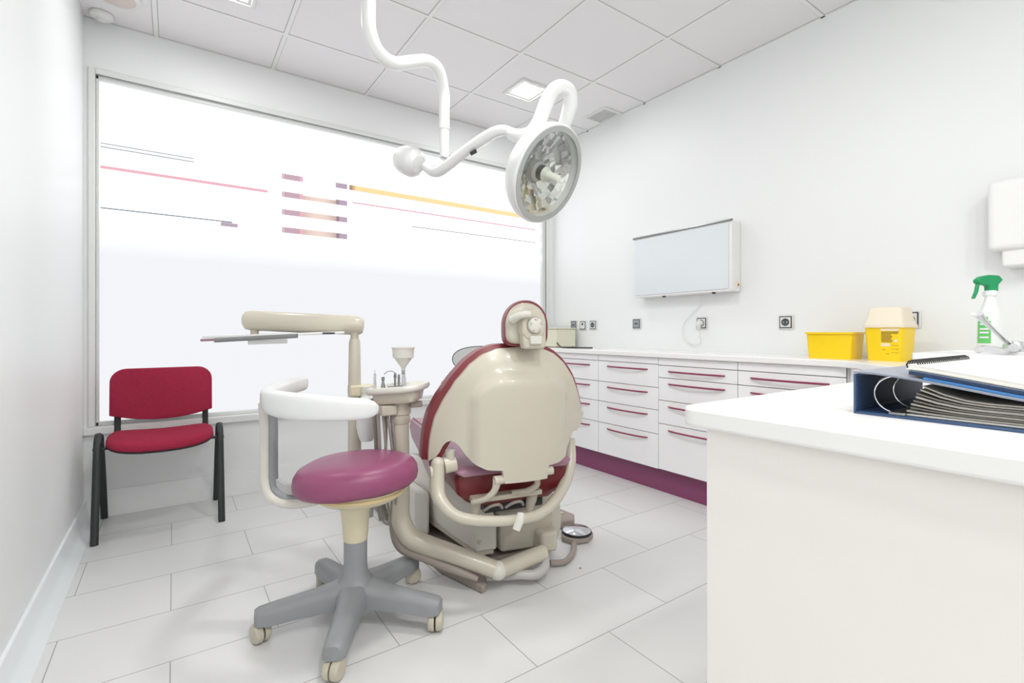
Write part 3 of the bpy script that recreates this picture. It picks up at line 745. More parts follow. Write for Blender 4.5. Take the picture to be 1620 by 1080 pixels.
def surface(xs, nz, tz, bz, lf, off=0.0, thick=.012):
    b = MB(); G = []; Gi = []
    for x in xs:
        z1 = tz(x); z0 = min(bz(x), z1 - .012); col = []; ci = []
        for k in range(nz + 1):
            z = z0 + (z1 - z0) * k / nz
            col.append(b.bm.verts.new(cf(x, lf(x, z) + off, z))); ci.append(b.bm.verts.new(cf(x, lf(x, z) + off + thick, z)))
        G.append(col); Gi.append(ci)
    n, m = len(xs), nz
    for i in range(n - 1):
        for k in range(m):
            b.bm.faces.new((G[i][k], G[i + 1][k], G[i + 1][k + 1], G[i][k + 1])); b.bm.faces.new((Gi[i][k], Gi[i][k + 1], Gi[i + 1][k + 1], Gi[i + 1][k]))
        for k in (0, m): b.bm.faces.new((G[i][k], G[i + 1][k], Gi[i + 1][k], Gi[i][k]))
    for i in (0, n - 1):
        for k in range(m): b.bm.faces.new((G[i][k], G[i][k + 1], Gi[i][k + 1], Gi[i][k]))
    return b
xs = sorted(set([round(.34 * math.sin(PI / 2 * (k / 30)), 5) for k in range(-30, 31)] + [.088, -.088, .096, -.096, .0885, -.0885] + [-.22 - .006 * k for k in range(18)] + [.22 + .006 * k for k in range(18)]))
bk = surface(xs, 26, top_z, bot_z, shell_l, 0, .02).build('backrest_shell', 'cream', dc, angle=42)
# backrest cushion (rim shows all round)
def ctop(x):
    s = abs(x) / .358
    if x > .30: return max(.675, top_z(min(.34, x / 1.053)) + .012)
    return top_z(-min(.34, abs(x) / 1.053)) + .016 - (.0 if s < .97 else .03 * (s - .97) / .03)
def cbot(x):
    ax = abs(x) / 1.053
    return {True: .515, False: .515}[ax < .25] + (0 if ax < .25 else .0) 
xs2 = [round(.358 * math.sin(PI / 2 * (k / 26)), 5) for k in range(-26, 27)]
xs2 = [x for x in xs2 if x < .346]
surface(xs2, 18, ctop, lambda x: .635 if abs(x) < .25 else (.635 - .105 * min(1, (abs(x) - .25) / .05) if x < 0 else .635 + .085 * ((x - .25) / .1) ** 1.3), lambda x, z: .135 * (abs(x) / .345) ** 2.1 + .04 * max(0, (z - .80) / .16) ** 2, .021, .055).build('backrest_cushion', 'piping', dc, bevel=.008, bseg=3, angle=60)
# neck bracket and headrest
b = MB(); b.prism([cf(x + .018, -.055, z) for x, z in [(-.043, .957), (.043, .957), (.048, .985), (.046, 1.03), (-.046, 1.03), (-.048, .985)]], fV * .045)
b.build('neck_bracket', 'cream', dc, bevel=.008)
def hoval(s, l, dx=0, sx=.086, top=1.135, bot=.972):
    pts = []; zc = (top + bot) / 2; h = (top - bot) / 2
    for j in range(40):
        a = 2 * PI * j / 40; ca, sa = math.cos(a), math.sin(a)
        ex = .42 if sa < 0 else .95
        x = sx * math.copysign(abs(ca) ** ex, ca) * (1 if sa < 0 else 1) + .008; z = zc - .01 + (h + .01 if sa > 0 else h - .01) * math.copysign(abs(sa) ** (.42 if sa < 0 else .95), sa)
        pts.append(cf(x * s + dx, l, zc + (z - zc) * s))
    return pts
hr = MB().ring_loft([hoval(.3, -.012), hoval(.8, -.012), hoval(.94, -.004), hoval(.97, .012), hoval(.97, .03)]).build('headrest_shell', 'cream', dc, angle=60)
MB().ring_loft([hoval(.9, .010), hoval(1.06, .012, .004), hoval(1.11, .028, .008), hoval(1.09, .055, .010), hoval(.95, .075, .01), hoval(.5, .082, .01)]).build('headrest_cushion', 'piping', hr, angle=60)
b = MB(); b.prism([cf(x + .012, -.062, z) for x, z in [(-.030, .992), (.030, .992), (.046, 1.02), (.050, 1.06), (.040, 1.092), (.010, 1.104), (-.025, 1.098), (-.046, 1.075), (-.048, 1.02)]], fV * .06)
b.build('headrest_plate', 'cream', hr, bevel=.010, bseg=3)
kc = cf(.012, -.062, 1.045)
kn = MB().lathe([(.029, .002), (.030, -.004), (.028, -.013), (.016, -.018), (.001, -.019)], kc, fV, 32).build('knob', 'lightcream', hr)
MB().ringlathe([(.0305, .001), (.0318, -.001), (.0318, -.003), (.030, -.003)], kc, fV, 32).build('knob_gap', 'taupe', kn)
b = MB()
for k in range(5):
    a = 2 * PI * k / 5 + .4; b2_ = [kc + fV * -.016 + rV * (.026 * math.cos(a + o_)) * q_ + Vector((0, 0, .026 * math.sin(a + o_) * q_)) for o_, q_ in ((-.28, 1), (.28, 1), (0, .62))]
    b.prism(b2_, fV * -.004)
b.build('knob_flutes', 'cream', kn)
MB().tube([cf(-.062, -.026, 1.066), cf(-.044, -.066, 1.082), cf(-.012, -.076, 1.086)], [.016, .014, .012], 12, 4).build('release_lever', 'lightcream', hr)
MB().box(-.024, .024, -.008, .008, -.016, .016, rot=Matrix.Rotation(-.21, 3, 'Z')).build('pivot', 'lightcream', hr, local=True, bevel=.004).location = wm(hr).inverted() @ cf(.018, -.060, .990)
# lower bracket pins
MB().cyl(cf(-.125, .0, .468), cf(-.09, .0, .468), .016).build('pin', 'cream', dc); MB().cyl(cf(.09, .0, .480), cf(.118, .0, .480), .016).build('pin', 'cream', dc)
MB().tube([cf(-.112, .0, .470), cf(-.118, .01, .43), cf(-.145, .03, .395), cf(-.19, .06, .375)], [.017, .014, .015, .014], 12, 5, flat=(.7, 1.1)).build('recline_link', 'cream', dc)
MB().tube([cf(.06, .02, .450), cf(.065, .03, .42), cf(.03, .05, .395), cf(-.03, .06, .392)], .012, 12, 5).build('recline_link', 'cream2', dc)
b = MB(); b.box(-.19, .10, .05, .11, .372, .392); 
for v_ in b.bm.verts: v_.co = cf(v_.co.x, v_.co.y, v_.co.z)
b.build('linkage_bar', 'cream2', dc, bevel=.004)
for xx in (-.17, .07):
    b = MB(); b.lathe([(.012, -.055), (.018, -.03), (.022, 0), (.020, .03), (.014, .045)], cf(xx, .09, .345), Vector((.0, -.35, 1)), 16); b.build('damper', 'cream2', dc)
for xx in (-.10, -.01):
    MB().tube([cf(xx - .04, .07, .335), cf(xx - .02, .05, .355), cf(xx + .015, .05, .357), cf(xx + .035, .07, .335)], .006, 8, 5).build('cable', 'hose', dc)
b = MB(); b.box(-.12, .14, .12, .40, .30, .46)
for v_ in b.bm.verts: v_.co = cf(v_.co.x, v_.co.y, v_.co.z)
b.build('mechanism_housing', 'blackp', dc, bevel=.01)
# yoke
yk = [cf(-.312, .10, .528), cf(-.318, .09, .45), cf(-.312, .06, .40), cf(-.27, .02, .355), cf(-.20, .0, .332), cf(-.10, -.01, .318), (cf(.0, -.01, .314)), cf(.07, .0, .320), cf(.16, .05, .345), cf(.235, .10, .40), cf(.278, .14, .47), cf(.295, .17, .555)]
MB().tube(yk, [.026, .029, .025, .021, .020, .0195, .0195, .020, .023, .024, .025, .020], 16, 6).build('yoke', 'cream', dc)
MB().lathe([(.022, .022), (.022, .030), (.019, .032), (.001, .032)], cf(-.314, .10, .497), -rV, 28).build('yoke_pivot', 'cream', dc)
MB().ball(cf(-.312, .10, .524), .0265).build('yoke_end', 'cream', dc)
MB().cyl(cf(-.290, .10, .515), cf(-.245, .10, .52), .030, seg=28).build('pivot_cap', 'cream', dc)
MB().tube([cf(-.266, .10, .572), cf(-.266, .10, .50)], .022, 14, 0, flat=(1, .8)).build('pivot_ear', 'cream', dc)
MB().tube([cf(-.030, -.030, .345), cf(-.038, -.040, .325), cf(-.055, -.045, .29)], [.010, .014, .012], 12, 4, flat=(1.2, .6)).build('clip', 'lightcream', dc)
# seat
def seatbox(rows):
    # rows: (l, halfwidth, ztop, zbot, crown)
    rings = []
    for l, hw, zt, zb in rows:
        r_ = .035
        rings.append([cf(x, l, z) for x, z in ((-hw + .09, zb), (-hw + .045, zb + .025), (-hw + .006, zt - .09), (-hw, zt - r_), (-hw + .012, zt - .010), (-hw + r_, zt), (0, zt - .006), (hw - r_, zt), (hw - .012, zt - .010), (hw, zt - r_), (hw - .006, zt - .09), (hw - .045, zb + .025), (hw - .09, zb))])
    return MB().ring_loft(rings)
seatbox([(.095, .225, .475, .358), (.105, .240, .486, .342), (.13, .243, .492, .336), (.30, .245, .495, .36), (.52, .242, .50, .36)]).build('seat', 'maroon', dc, angle=50, bevel=.0)
seatbox([(.10, .228, .572, .560 - .006), (.11, .243, .577, .556 - .006), (.3, .246, .580, .555), (.55, .243, .575, .552), (.80, .225, .552, .53), (1.10, .200, .520, .50), (1.30, .180, .505, .49)]) if False else None
def pad(rows, name, m):
    rings = []
    for l, hw, zt, th in rows:
        rings.append([cf(x, l, z) for x, z in ((-hw + .01, zt - th), (-hw, zt - th * .5), (-hw + .008, zt - .004), (-hw + .03, zt), (0, zt - .004), (hw - .03, zt), (hw - .008, zt - .004), (hw, zt - th * .5), (hw - .01, zt - th))])
    return MB().ring_loft(rings).build(name, m, dc, angle=55)
pad([(.075, .228, .484, .014), (.085, .247, .500, .024), (.12, .254, .512, .030), (.30, .256, .530, .040), (.52, .250, .535, .040)], 'seat_pad', 'mauve')
pad([(.525, .250, .535, .20), (.75, .232, .528, .18), (1.0, .212, .512, .14), (1.25, .195, .496, .11), (1.32, .185, .488, .10), (1.34, .165, .478, .07)], 'leg_rest', 'mauve')
MB().tube([cf(-.225, .53, .536), cf(-.207, .75, .529), cf(-.187, 1.0, .513), cf(-.170, 1.28, .496)], .004, 8, 4).build('seam', 'piping', dc)
# armrest glimpsed at the left of the backrest
MB().tube([cf(-.215, .20, .800), cf(-.212, .33, .800), cf(-.205, .365, .798)], [.022, .024, .016], 14, 3, flat=(1.2, .8)).build('armrest', 'mauve', dc)
MB().tube([cf(-.215, .24, .79), cf(-.22, .22, .70), cf(-.25, .20, .60)], .012, 10, 4).build('armrest_support', 'cream', dc)
# oval clear shield with a thin dark edge, on an arm beyond the backrest
oc = at(762, 568, 2.25); ux = Rv; 
pts = [oc + ux * (.135 * math.copysign(abs(math.cos(a)) ** .85, math.cos(a))) + Vector((0, 0, .059 * math.copysign(abs(math.sin(a)) ** .9, math.sin(a)))) for a in [2 * PI * j / 40 for j in range(40)]]
sh = MB().prism(pts, Fv * .004).build('oval_shield', 'disc', dc)
MB().tube([p + Fv * .002 for p in pts] + [pts[0] + Fv * .002], .0022, 8, 1, caps=False).build('shield_edge', 'blackp', sh)
MB().tube([oc + Vector((0, 0, 0)) - Rv * .045 - Fv * .008, oc + Rv * .02 - Fv * .02 - Vector((0, 0, .004)), cf(.02, .22, .85), cf(.02, .15, .80)], [.010, .009, .009, .009], 10, 4).build('shield_arm', 'lightcream', sh)
# base: lift covers, aligned with the room
# left cover, long and bevelled
b = MB()
b.ring_loft([[(1.065, 1.80, .075), (1.150, 1.775, .075), (1.150, 1.775, .19), (1.135, 1.80, .27), (1.10, 1.86, .30), (1.060, 1.82, .20)],
             [(1.045, 2.00, .085), (1.27, 1.98, .085), (1.27, 1.98, .22), (1.24, 2.0, .30), (1.09, 2.02, .335), (1.035, 2.02, .22)],
             [(1.030, 2.40, .120), (1.30, 2.40, .12), (1.30, 2.40, .24), (1.27, 2.40, .33), (1.08, 2.40, .360), (1.022, 2.40, .25)],
             [(1.05, 2.62, .14), (1.28, 2.62, .14), (1.28, 2.62, .24), (1.26, 2.62, .31), (1.09, 2.62, .33), (1.045, 2.62, .24)]])
b.build('lift_cover', 'lightcream', dc, bevel=.010, bseg=3, angle=30)
b = MB(); b.prism([(1.068, 1.805, .055), (1.145, 1.785, .055), (1.145, 2.0, .055), (1.040, 2.3, .075), (1.036, 2.2, .075)], (0, 0, .07)); b.build('lift_cover_skirt', 'cream', dc, bevel=.006)
b = MB()
b.ring_loft([[(1.175, 1.775, .055), (1.40, 1.715, .055), (1.47, 1.74, .055), (1.47, 2.0, .055), (1.19, 2.0, .055)],
             [(1.170, 1.765, .13), (1.40, 1.700, .13), (1.485, 1.73, .13), (1.485, 2.0, .13), (1.18, 2.0, .13)],
             [(1.172, 1.765, .225), (1.405, 1.705, .225), (1.48, 1.735, .24), (1.47, 2.0, .26), (1.18, 2.0, .26)],
             [(1.185, 1.84, .275), (1.38, 1.80, .285), (1.44, 1.80, .295), (1.43, 2.0, .30), (1.19, 2.0, .29)]])
b.build('base_cover', 'cream', dc, bevel=.014, bseg=3, angle=30)
b = MB(); b.prism([(1.31, 1.665, .06), (1.38, 1.64, .06), (1.42, 1.70, .06), (1.39, 1.75, .06), (1.32, 1.75, .06)], (0, 0, .085)); b.build('pivot_housing', 'cream', dc, bevel=.012, bseg=3)
b = MB(); b.prism([(.965, 2.22, .033), (1.015, 2.15, .033), (1.015, 2.85, .033), (.965, 2.9, .033)], (0, 0, .225)); b.build('side_cover', 'lightcream', dc, bevel=.02, bseg=3)
b = MB(); b.prism([(.925, 1.86, .002), (.985, 1.62, .002), (1.01, 1.63, .002), (1.10, 1.80, .002), (1.46, 1.78, .002), (1.50, 2.9, .002), (.955, 2.95, .002), (.925, 2.3, .002)][::-1], (0, 0, .030)); b.build('floor_plate', 'taupe', dc, bevel=.006)
b = MB(); b.box(1.09, 1.42, 1.90, 2.75, .03, .10); b.build('base_block', 'blackp', dc, bevel=.01)
b = MB(); b.prism([(1.085, 2.1, .30), (1.35, 2.1, .30), (1.35, 2.5, .30), (1.12, 2.5, .30)], (0, 0, .11)); b.build('seat_pillar', 'cream2', dc, bevel=.01)
# unit arm: lower tubes and delivery post
pt = at(633, 700, 1.95); px_, py_ = pt.x, pt.y
elbow = at(788, 902, 1.915); hinge = at(860, 874, 2.05)
MB().tube([(px_, py_, .70), (px_, py_, .55), (px_, py_, .36), at(634, 822, 1.95), at(650, 850, 1.945), at(678, 863, 1.94), at(711, 874, 1.93), elbow], [.034, .036, .038, .039, .040, .038, .036, .033], 20, 6).build('delivery_tube', 'cream', dc)
MB().ball(elbow, .036).build('elbow_joint', 'lightcream', dc)
MB().cyl(elbow + (hinge - elbow) * .06, hinge, .033, .034).build('hinge_tube', 'cream', dc)
MB().tube([at(632, 800, 1.955), at(627, 832, 1.955), at(636, 864, 1.95), at(672, 882, 1.93), at(717, 900, 1.91), at(756, 916, 1.89)], [.022, .028, .024, .018, .017, .010], 14, 6).build('cable_sleeve', 'taupe', dc)
# floor hose
MB().tube([(1.34, 1.64, .020), (1.40, 1.62, .016), (1.47, 1.65, .015), (1.53, 1.70, .015), (1.562, 1.735, .016)], .013, 10, 6).build('pedal_hose', 'taupe', dc)
MB().tube([at(770, 915, 1.96), at(800, 912, 1.96), at(824, 909, 1.95), at(848, 908, 1.96), at(862, 896, 2.0), at(863, 882, 2.04)], [.010, .014, .017, .020, .019, .014], 14, 6).build('clear_hose', 'milky', dc)

# foot control
t = thing('foot_control', 'round foot control with a silver disc on the floor right of the chair base', 'foot control', (1.635, 1.795, 0))
b = MB(); b.prism([(1.635 + .088 * math.cos(a), 1.795 + .075 * math.sin(a), 0) for a in [2 * PI * j / 7 + .3 for j in range(7)]], (0, 0, .030)); b.build('base', 'taupe', t, bevel=.008)
MB().lathe([(.060, .030), (.068, .034), (.070, .042), (.062, .048), (.001, .053)], (1.637, 1.797, 0), seg=36).build('disc', 'chrome', t)
MB().ringlathe([(.060, .031), (.074, .0315), (.074, .037), (.066, .037)], (1.637, 1.797, 0), seg=36).build('collar', 'blackp', t)
t = thing('foot_pedal', 'brown foot pedal block on the floor behind the round foot control', 'foot pedal', (1.67, 1.97, 0))
b = MB(); b.prism([(1.60, 1.93, 0), (1.715, 1.90, 0), (1.76, 1.95, 0), (1.75, 2.06, 0), (1.66, 2.10, 0), (1.60, 2.02, 0)], (0, 0, .05)); b.build('housing', 'taupe', t, bevel=.010)
for xx, yy in ((1.66, 1.96), (1.70, 1.99), (1.66, 2.03)): MB().lathe([(.013, .050), (.013, .056), (.001, .058)], (xx, yy, 0), seg=14).build('button', 'cream2', t)

# instrument tray on the post
dt = thing('instrument_console', 'cream instrument console with handpieces on the post left of the dental chair', 'dental console', (px_, py_, .70))
MB().lathe([(.036, 0), (.039, .004), (.040, .03), (.036, .034), (.036, .036), (.043, .040), (.043, .085), (.037, .115), (.001, .116)], (px_, py_, .655), seg=30).build('post_collar', 'cream', dt)
def oval_ring(cx, cd, a, b_, z, n=36, ex=.8, zf=0):
    o = []
    for j in range(n):
        an = 2 * PI * j / n; p = Rv * (cx + a * math.copysign(abs(math.cos(an)) ** ex, math.cos(an))) + Fv * (cd + b_ * math.copysign(abs(math.sin(an)) ** ex, math.sin(an)))
        o.append((p.x, p.y, z + zf * math.cos(an)))
    return o
cx = (631 - 810) / FPX * 1.95; cd = 1.95
MB().ring_loft([oval_ring(cx, cd, .082, .072, .742, zf=.008, ex=.5), oval_ring(cx, cd, .088, .078, .746, zf=.008, ex=.5), oval_ring(cx, cd, .096, .084, .785, zf=.008, ex=.5), oval_ring(cx, cd, .092, .082, .790, zf=.008, ex=.5)]).build('console_body', 'cream', dt, angle=50)
MB().ring_loft([oval_ring(cx, cd, .100, .090, .783, zf=.012, ex=.65), oval_ring(cx, cd, .115, .105, .786, zf=.012, ex=.65), oval_ring(cx, cd, .120, .110, .797, zf=.012, ex=.65), oval_ring(cx, cd, .116, .106, .808, zf=.012, ex=.65), oval_ring(cx, cd, .102, .092, .810, zf=.012, ex=.65), oval_ring(cx, cd, .095, .085, .803, zf=.012, ex=.65)]).build('console_top', 'lightcream', dt, angle=60)
bc = at(613, 648, 1.90)
MB().box(-.030, .030, -.026, .026, -.020, .020).build('hose_block', 'cream', dt, bevel=.005, local=True).location = wm(dt).inverted() @ bc
b = MB(); b.box(-.025, .025, -.01, .01, -.012, .012); o = b.build('hand_grip', 'taupe', dt, bevel=.004, local=True); o.location = wm(dt).inverted() @ at(658, 639, 1.93)
def inst(px, py0, py1, d, prof, m, name):
    p = at(px, py1, d); h = at(px, py0, d).z - p.z
    return MB().lathe([(r_, hh * h) for r_, hh in prof], p, seg=14).build(name, m, dt)
inst(593, 585, 618, 1.93, [(.006, 0), (.006, .4), (.0045, .45), (.0045, .8), (.0015, .85), (.0015, 1)], 'clear', 'syringe')
inst(606, 596, 613, 1.93, [(.009, 0), (.006, .4), (.004, .6), (.006, .65), (.006, 1)], 'steel', 'handpiece')
MB().box(-.030, .030, -.006, .006, -.002, .002).build('instrument_rail', 'steel', dt, local=True).location = wm(dt).inverted() @ at(626, 611, 1.93)
inst(625, 590, 611, 1.93, [(.004, 0), (.004, .6), (.006, .7), (.004, 1)], 'steel', 'handpiece')
inst(631, 592, 611, 1.93, [(.004, 0), (.005, .7), (.004, 1)], 'steel', 'handpiece')
MB().tube([at(627, 591, 1.93), at(620, 587, 1.93), at(612, 588, 1.93), at(608, 592, 1.93)], .0016, 8, 4).build('curved_nozzle', 'steel', dt)
inst(640, 592, 611, 1.93, [(.007, 0), (.006, .5), (.003, 1)], 'clear', 'tip')
fp = at(638, 592, 1.98)
fu = MB().lathe([(.006, 0), (.007, .018), (.009, .028), (.036, .066), (.042, .068), (.044, .105), (.047, .106), (.047, .110), (.043, .110), (.040, .075), (.006, .030)], fp, seg=30).build('funnel', 'lightcream', dt)
MB().cyl(at(638, 612, 1.98), fp + Vector((0, 0, .02)), .007).build('funnel_stem', 'clear', dt)
for (xa, xb, d, r_) in ((598, 600, 1.90, .007), (606, 612, 1.90, .0055), (611, 606, 1.92, .006), (613, 625, 1.90, .0055), (620, 627, 1.92, .009), (590, 597, 1.95, .009)):
    top = at(xa, 655 if xa != 590 else 630, d); bot = at(xb, 770, d)
    MB().tube([top, (top + bot) / 2 + Rv * .004, bot, at(xb + 2, 800, d + .02), at(xb + 6, 822, d + .03)], r_, 8, 5).build('hose', 'hose', dt)
MB().tube([at(600, 800, 1.93), at(602, 818, 1.93), at(612, 829, 1.93), at(624, 826, 1.93), at(630, 815, 1.93)], .004, 8, 6).build('hose', 'hose', dt)
MB().tube([at(604, 795, 1.95), at(608, 808, 1.95), at(616, 816, 1.95), at(626, 812, 1.95)], .004, 8, 6).build('hose', 'hose', dt)

# assistant post with tray arm
pa = at(561, 600, 2.10); ax_, ay_ = pa.x, pa.y
t = thing('tray_stand', 'cream post with a thick horizontal arm carrying a thin instrument tray', 'tray stand', (ax_, ay_, 0))
MB().lathe([(.045, 0), (.045, .012), (.026, .03), (.024, .05)], (ax_, ay_, 0), seg=28).build('foot', 'cream', t)
MB().lathe([(.027, .03), (.027, .74), (.0275, .75), (.024, .97), (.020, .99)], (ax_, ay_, 0), seg=28).build('post', 'cream', t)
MB().lathe([(.017, .96), (.017, 1.06)], (ax_, ay_, 0), seg=20).build('post_neck', 'cream2', t)
A0 = at(576, 515, 2.12); A1 = at(385, 506, 2.02)
dirA = (A1 - A0).normalized(); L_ = (A1 - A0).length
MB().lathe([(.012, 0), (.032, .004), (.040, .018), (.0425, .04), (.0425, L_ - .03), (.038, L_ - .010), (.026, L_ - .001), (.001, L_)], A0, dirA, 30).build('arm', 'cream', t)
MB().lathe([(.016, 0), (.016, .045), (.019, .048), (.019, .056)], at(403, 529, 2.03), seg=20).build('tray_pivot', 'cream2', t)
b = MB(); b.prism([(ax_ - .028, ay_ - .035, .745), (ax_ + .075, ay_ - .045, .745), (ax_ + .085, ay_ + .02, .745), (ax_ - .02, ay_ + .04, .745)], (0, 0, .048)); b.build('clamp', 'oldcream', t, bevel=.008, bseg=3)
tp = lambda px, py, d: at(px, py, d)
tr = MB().prism([tp(320, 535, 1.95), tp(545, 528, 1.98), tp(535, 527, 2.25), tp(350, 533, 2.25)], (0, 0, .010)).build('tray', 'viewer', t, bevel=.003)
MB().prism([tp(392, 545, 1.92), tp(455, 543, 1.93), tp(450, 541, 2.1), tp(396, 543, 2.1)], (0, 0, .022)).build('tray_holder', 'viewer', t, bevel=.004)
MB().cyl(tp(340, 538, 1.90), tp(470, 531, 1.90), .009, seg=14).build('tray_rail', 'steel', t)
MB().cyl(tp(318, 538, 1.90), tp(340, 537, 1.90), .005, seg=10).build('rail_tip', 'mauve', t)
MB().box(-.024, .024, -.003, .003, -.004, .004, rot=Matrix.Rotation(-math.radians(34.76), 3, 'Z')).build('badge', 'socketdark', t, local=True).location = wm(t).inverted() @ tp(520, 527, 1.975)
t = thing('water_bottle', 'white rounded bottle hanging below the tray stand clamp', 'bottle', at(580, 690, 2.08))
p = at(580, 698, 2.08)
MB().lathe([(.010, 0), (.026, .004), (.036, .03), (.043, .065), (.044, .13), (.041, .16), (.028, .185), (.020, .195), (.019, .215)], p, seg=28).build('body', 'bottle', t)
MB().lathe([(.022, .205), (.023, .209), (.023, .235), (.001, .236)], p, seg=24).build('cap', 'greenwhite', t)

# ------------------------------------------------------------------ operating lamp
dl = thing('operating_lamp', 'white ceiling mounted dental operating lamp with a large round reflector', 'lamp', at(584, 0, 1.75)[:2] + (ZC,) if False else (at(584, 0, 1.75).x, at(584, 0, 1.75).y, ZC))
tp0 = at(584, 0, 1.75)
MB().lathe([(.075, 0), (.073, -.02), (.045, -.04), (.026, -.045)], (tp0.x, tp0.y, ZC), seg=32).build('ceiling_rose', 'lampwhite', dl)
pole = [(tp0.x, tp0.y, ZC - .03), (tp0.x, tp0.y, 2.45), at(583, 15, 1.75), at(585, 50, 1.75), at(598, 82, 1.77), at(622, 100, 1.82), at(652, 98, 1.89), at(676, 97, 1.95), at(694, 112, 2.0), at(702, 145, 2.04), at(703, 180, 2.05), at(703, 205, 2.05)]
MB().tube(pole, [.025] * 6 + [.0245] * 3 + [.0225] * 3, 20, 7).build('ceiling_arm', 'lampwhite', dl)
MB().cyl(at(703, 203, 2.05), at(703, 249, 2.05), .0205, .0195).build('lower_sleeve', 'lampwhite', dl)
MB().lathe([(.016, 0), (.019, .003), (.019, .010), (.014, .012)], at(703, 251.5, 2.05), seg=24).build('swivel_ring', 'chrome', dl)
j0 = at(703, 262, 2.06)
bar = [at(672, 262, 2.12), at(685, 271, 2.10), at(700, 267, 2.07), at(740, 236, 2.0), at(775, 212, 1.95), at(796, 206, 1.93), at(812, 211, 1.92)]
MB().tube(bar, [.020, .023, .024, .022, .021, .020, .018], 18, 6).build('balance_arm', 'lampwhite', dl)
cwc = at(651, 256, 2.14); cwd = (Rv * .80 - Fv * .50 - Vector((0, 0, .42))).normalized()
MB().lathe([(.001, -.074), (.036, -.072), (.055, -.060), (.062, -.038), (.064, .012), (.056, .028), (.036, .046), (.001, .050)], cwc, cwd, 32).build('counterweight', 'lampwhite', dl)
b = MB(); b.box(-.014, .014, -.008, .008, -.006, .006); sw = b.build('switch', 'blackp', dl, local=True, bevel=.002); sw.location = wm(dl).inverted() @ at(749, 241, 1.975)
sw.rotation_euler = (0, -.5, -math.radians(34.76))
MB().tube([at(755, 238, 1.96), at(772, 228, 1.94), at(785, 218, 1.93), at(796, 215, 1.92)], .0022, 8, 4).build('cable', 'lampwhite', dl)
hk = [at(808, 211, 1.92), at(822, 215, 1.89), at(838, 212, 1.87), at(850, 198, 1.86), at(862, 170, 1.86), at(872, 148, 1.87), at(886, 138, 1.88), at(900, 145, 1.90), at(903, 163, 1.92), at(898, 182, 1.94), at(890, 205, 1.96)]
MB().tube(hk, [.022, .026, .028, .028, .028, .028, .028, .028, .028, .028, .026], 20, 7).build('hook_tube', 'lampwhite', dl)
# head
hc = at(865, 276, 1.88)
vd = (hc - Vector((0, 0, CAM_H))).normalized()
side = vd.cross(Vector((0, 0, 1))).normalized(); upv = side.cross(vd).normalized()
roll = math.radians(21)
minor = (side * math.cos(roll) - upv * math.sin(roll)); 
inc = math.radians(51)
hn = (-vd * math.cos(inc) + minor * math.sin(inc)).normalized()
RH = .187
hd_ = MB().lathe([(.03, -.135), (.075, -.125), (.13, -.095), (.17, -.055), (.188, -.02), (RH, -.008), (RH + .003, .004), (RH, .014), (RH - .006, .018), (RH - .022, .016), (RH - .024, .006), (RH - .030, -.012), (.165, -.028), (.12, -.06), (.06, -.078), (.02, -.08)], hc, hn, 64).build('lamp_head', 'lampwhite', dl, angle=50)
MB().ringlathe([(RH - .026, .014), (RH - .026, .020), (RH - .006, .0195), (RH - .003, .014)], hc, hn, 64).build('rim', 'rim', hd_, angle=50)
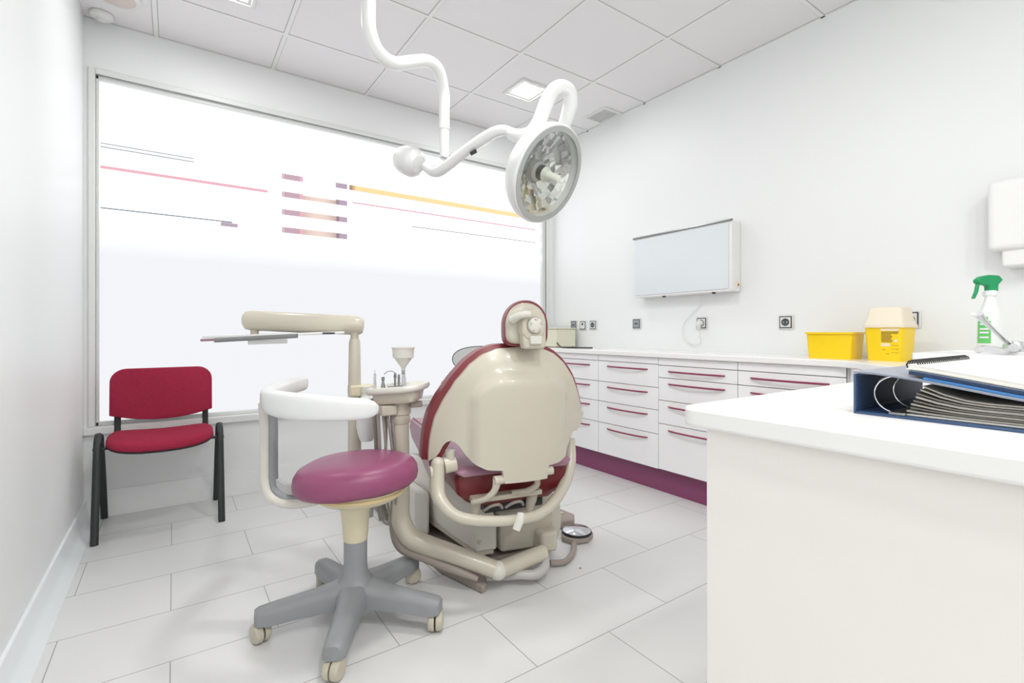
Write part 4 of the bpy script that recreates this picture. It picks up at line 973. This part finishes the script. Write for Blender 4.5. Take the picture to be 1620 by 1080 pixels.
# faceted mirror: tiles standing off the dish
rim_s = hn.cross(Vector((0, 0, 1))).normalized(); rim_u = rim_s.cross(hn)
def dish(rr):  # depth of dish at radius
    return -.072 + .060 * (rr / .170) ** 2
def facet_mat(name, c, r_):
    return mat(name, c, r_, metal=1.0)
fm = [facet_mat('mirror_facet', (222, 222, 222), .12), facet_mat('mirror_facet_dark', (176, 174, 176), .18)]
random.seed(5)
for gi in range(2):
    b = MB()
    for i in range(26):
        for k in range(5):
            r0 = .050 + k * .0245; r1 = r0 + .0240
            if (random.random() < .38) != (gi == 1): continue
            a0 = 2 * PI * i / 26 + (k % 2) * .06; a1 = a0 + 2 * PI / 26 * .97
            tw = random.uniform(-.0035, .0035); tw2 = random.uniform(-.003, .003)
            q = []
            for (rr, aa, dz) in ((r0, a0, tw), (r0, a1, -tw), (r1, a1, -tw2), (r1, a0, tw2)):
                q.append(hc + (rim_s * math.cos(aa) + rim_u * math.sin(aa)) * rr + hn * (dish(rr) + .006 + dz * .5))
            b.prism(q, hn * -.0012)
    b.build('reflector_facets', fm[gi], hd_, angle=10)
MB().lathe([(.001, -.080), (.040, -.078), (.039, -.042), (.028, -.034), (.001, -.033)], hc, hn, 32).build('bulb_socket', M['rim'], hd_)
for k in range(4): MB().ringlathe([(.022, -.034 + k * .006), (.029, -.033 + k * .006), (.029, -.030 + k * .006), (.022, -.029 + k * .006)], hc, hn, 28).build('socket_ring', 'blackp', hd_)
MB().lathe([(.024, -.012), (.030, -.006), (.022, .004), (.015, .016), (.0145, .060), (.012, .064), (.001, .065)], hc, hn, 28).build('centre_handle', 'greenwhite', hd_)
gl = MB().lathe([(.02, .010), (RH - .024, .009), (RH - .024, .0115), (.02, .0125)], hc, hn, 64)
gm = bpy.data.materials.new('lamp_glass'); gm.use_nodes = True
nt = gm.node_tree
for n in list(nt.nodes): nt.nodes.remove(n)
oo_ = nt.nodes.new('ShaderNodeOutputMaterial'); tr_ = nt.nodes.new('ShaderNodeBsdfTransparent'); tr_.inputs[0].default_value = (.97, .98, .97, 1)
gs = nt.nodes.new('ShaderNodeBsdfGlossy'); gs.inputs['Roughness'].default_value = .03
mx = nt.nodes.new('ShaderNodeMixShader'); mx.inputs[0].default_value = .07; nt.links.new(tr_.outputs[0], mx.inputs[1]); nt.links.new(gs.outputs[0], mx.inputs[2]); nt.links.new(mx.outputs[0], oo_.inputs[0])
gl.build('glass_cover', gm, hd_)

# a speck on the floor
o = MB().lathe([(.006, 0), (.005, .004), (.001, .006)], (at(918, 899, 2.103).x, at(918, 899, 2.103).y, 0), seg=8).build('debris', 'taupe'); tag(o, 'tiny dark crumb on the floor tiles right of the dental chair', 'debris')
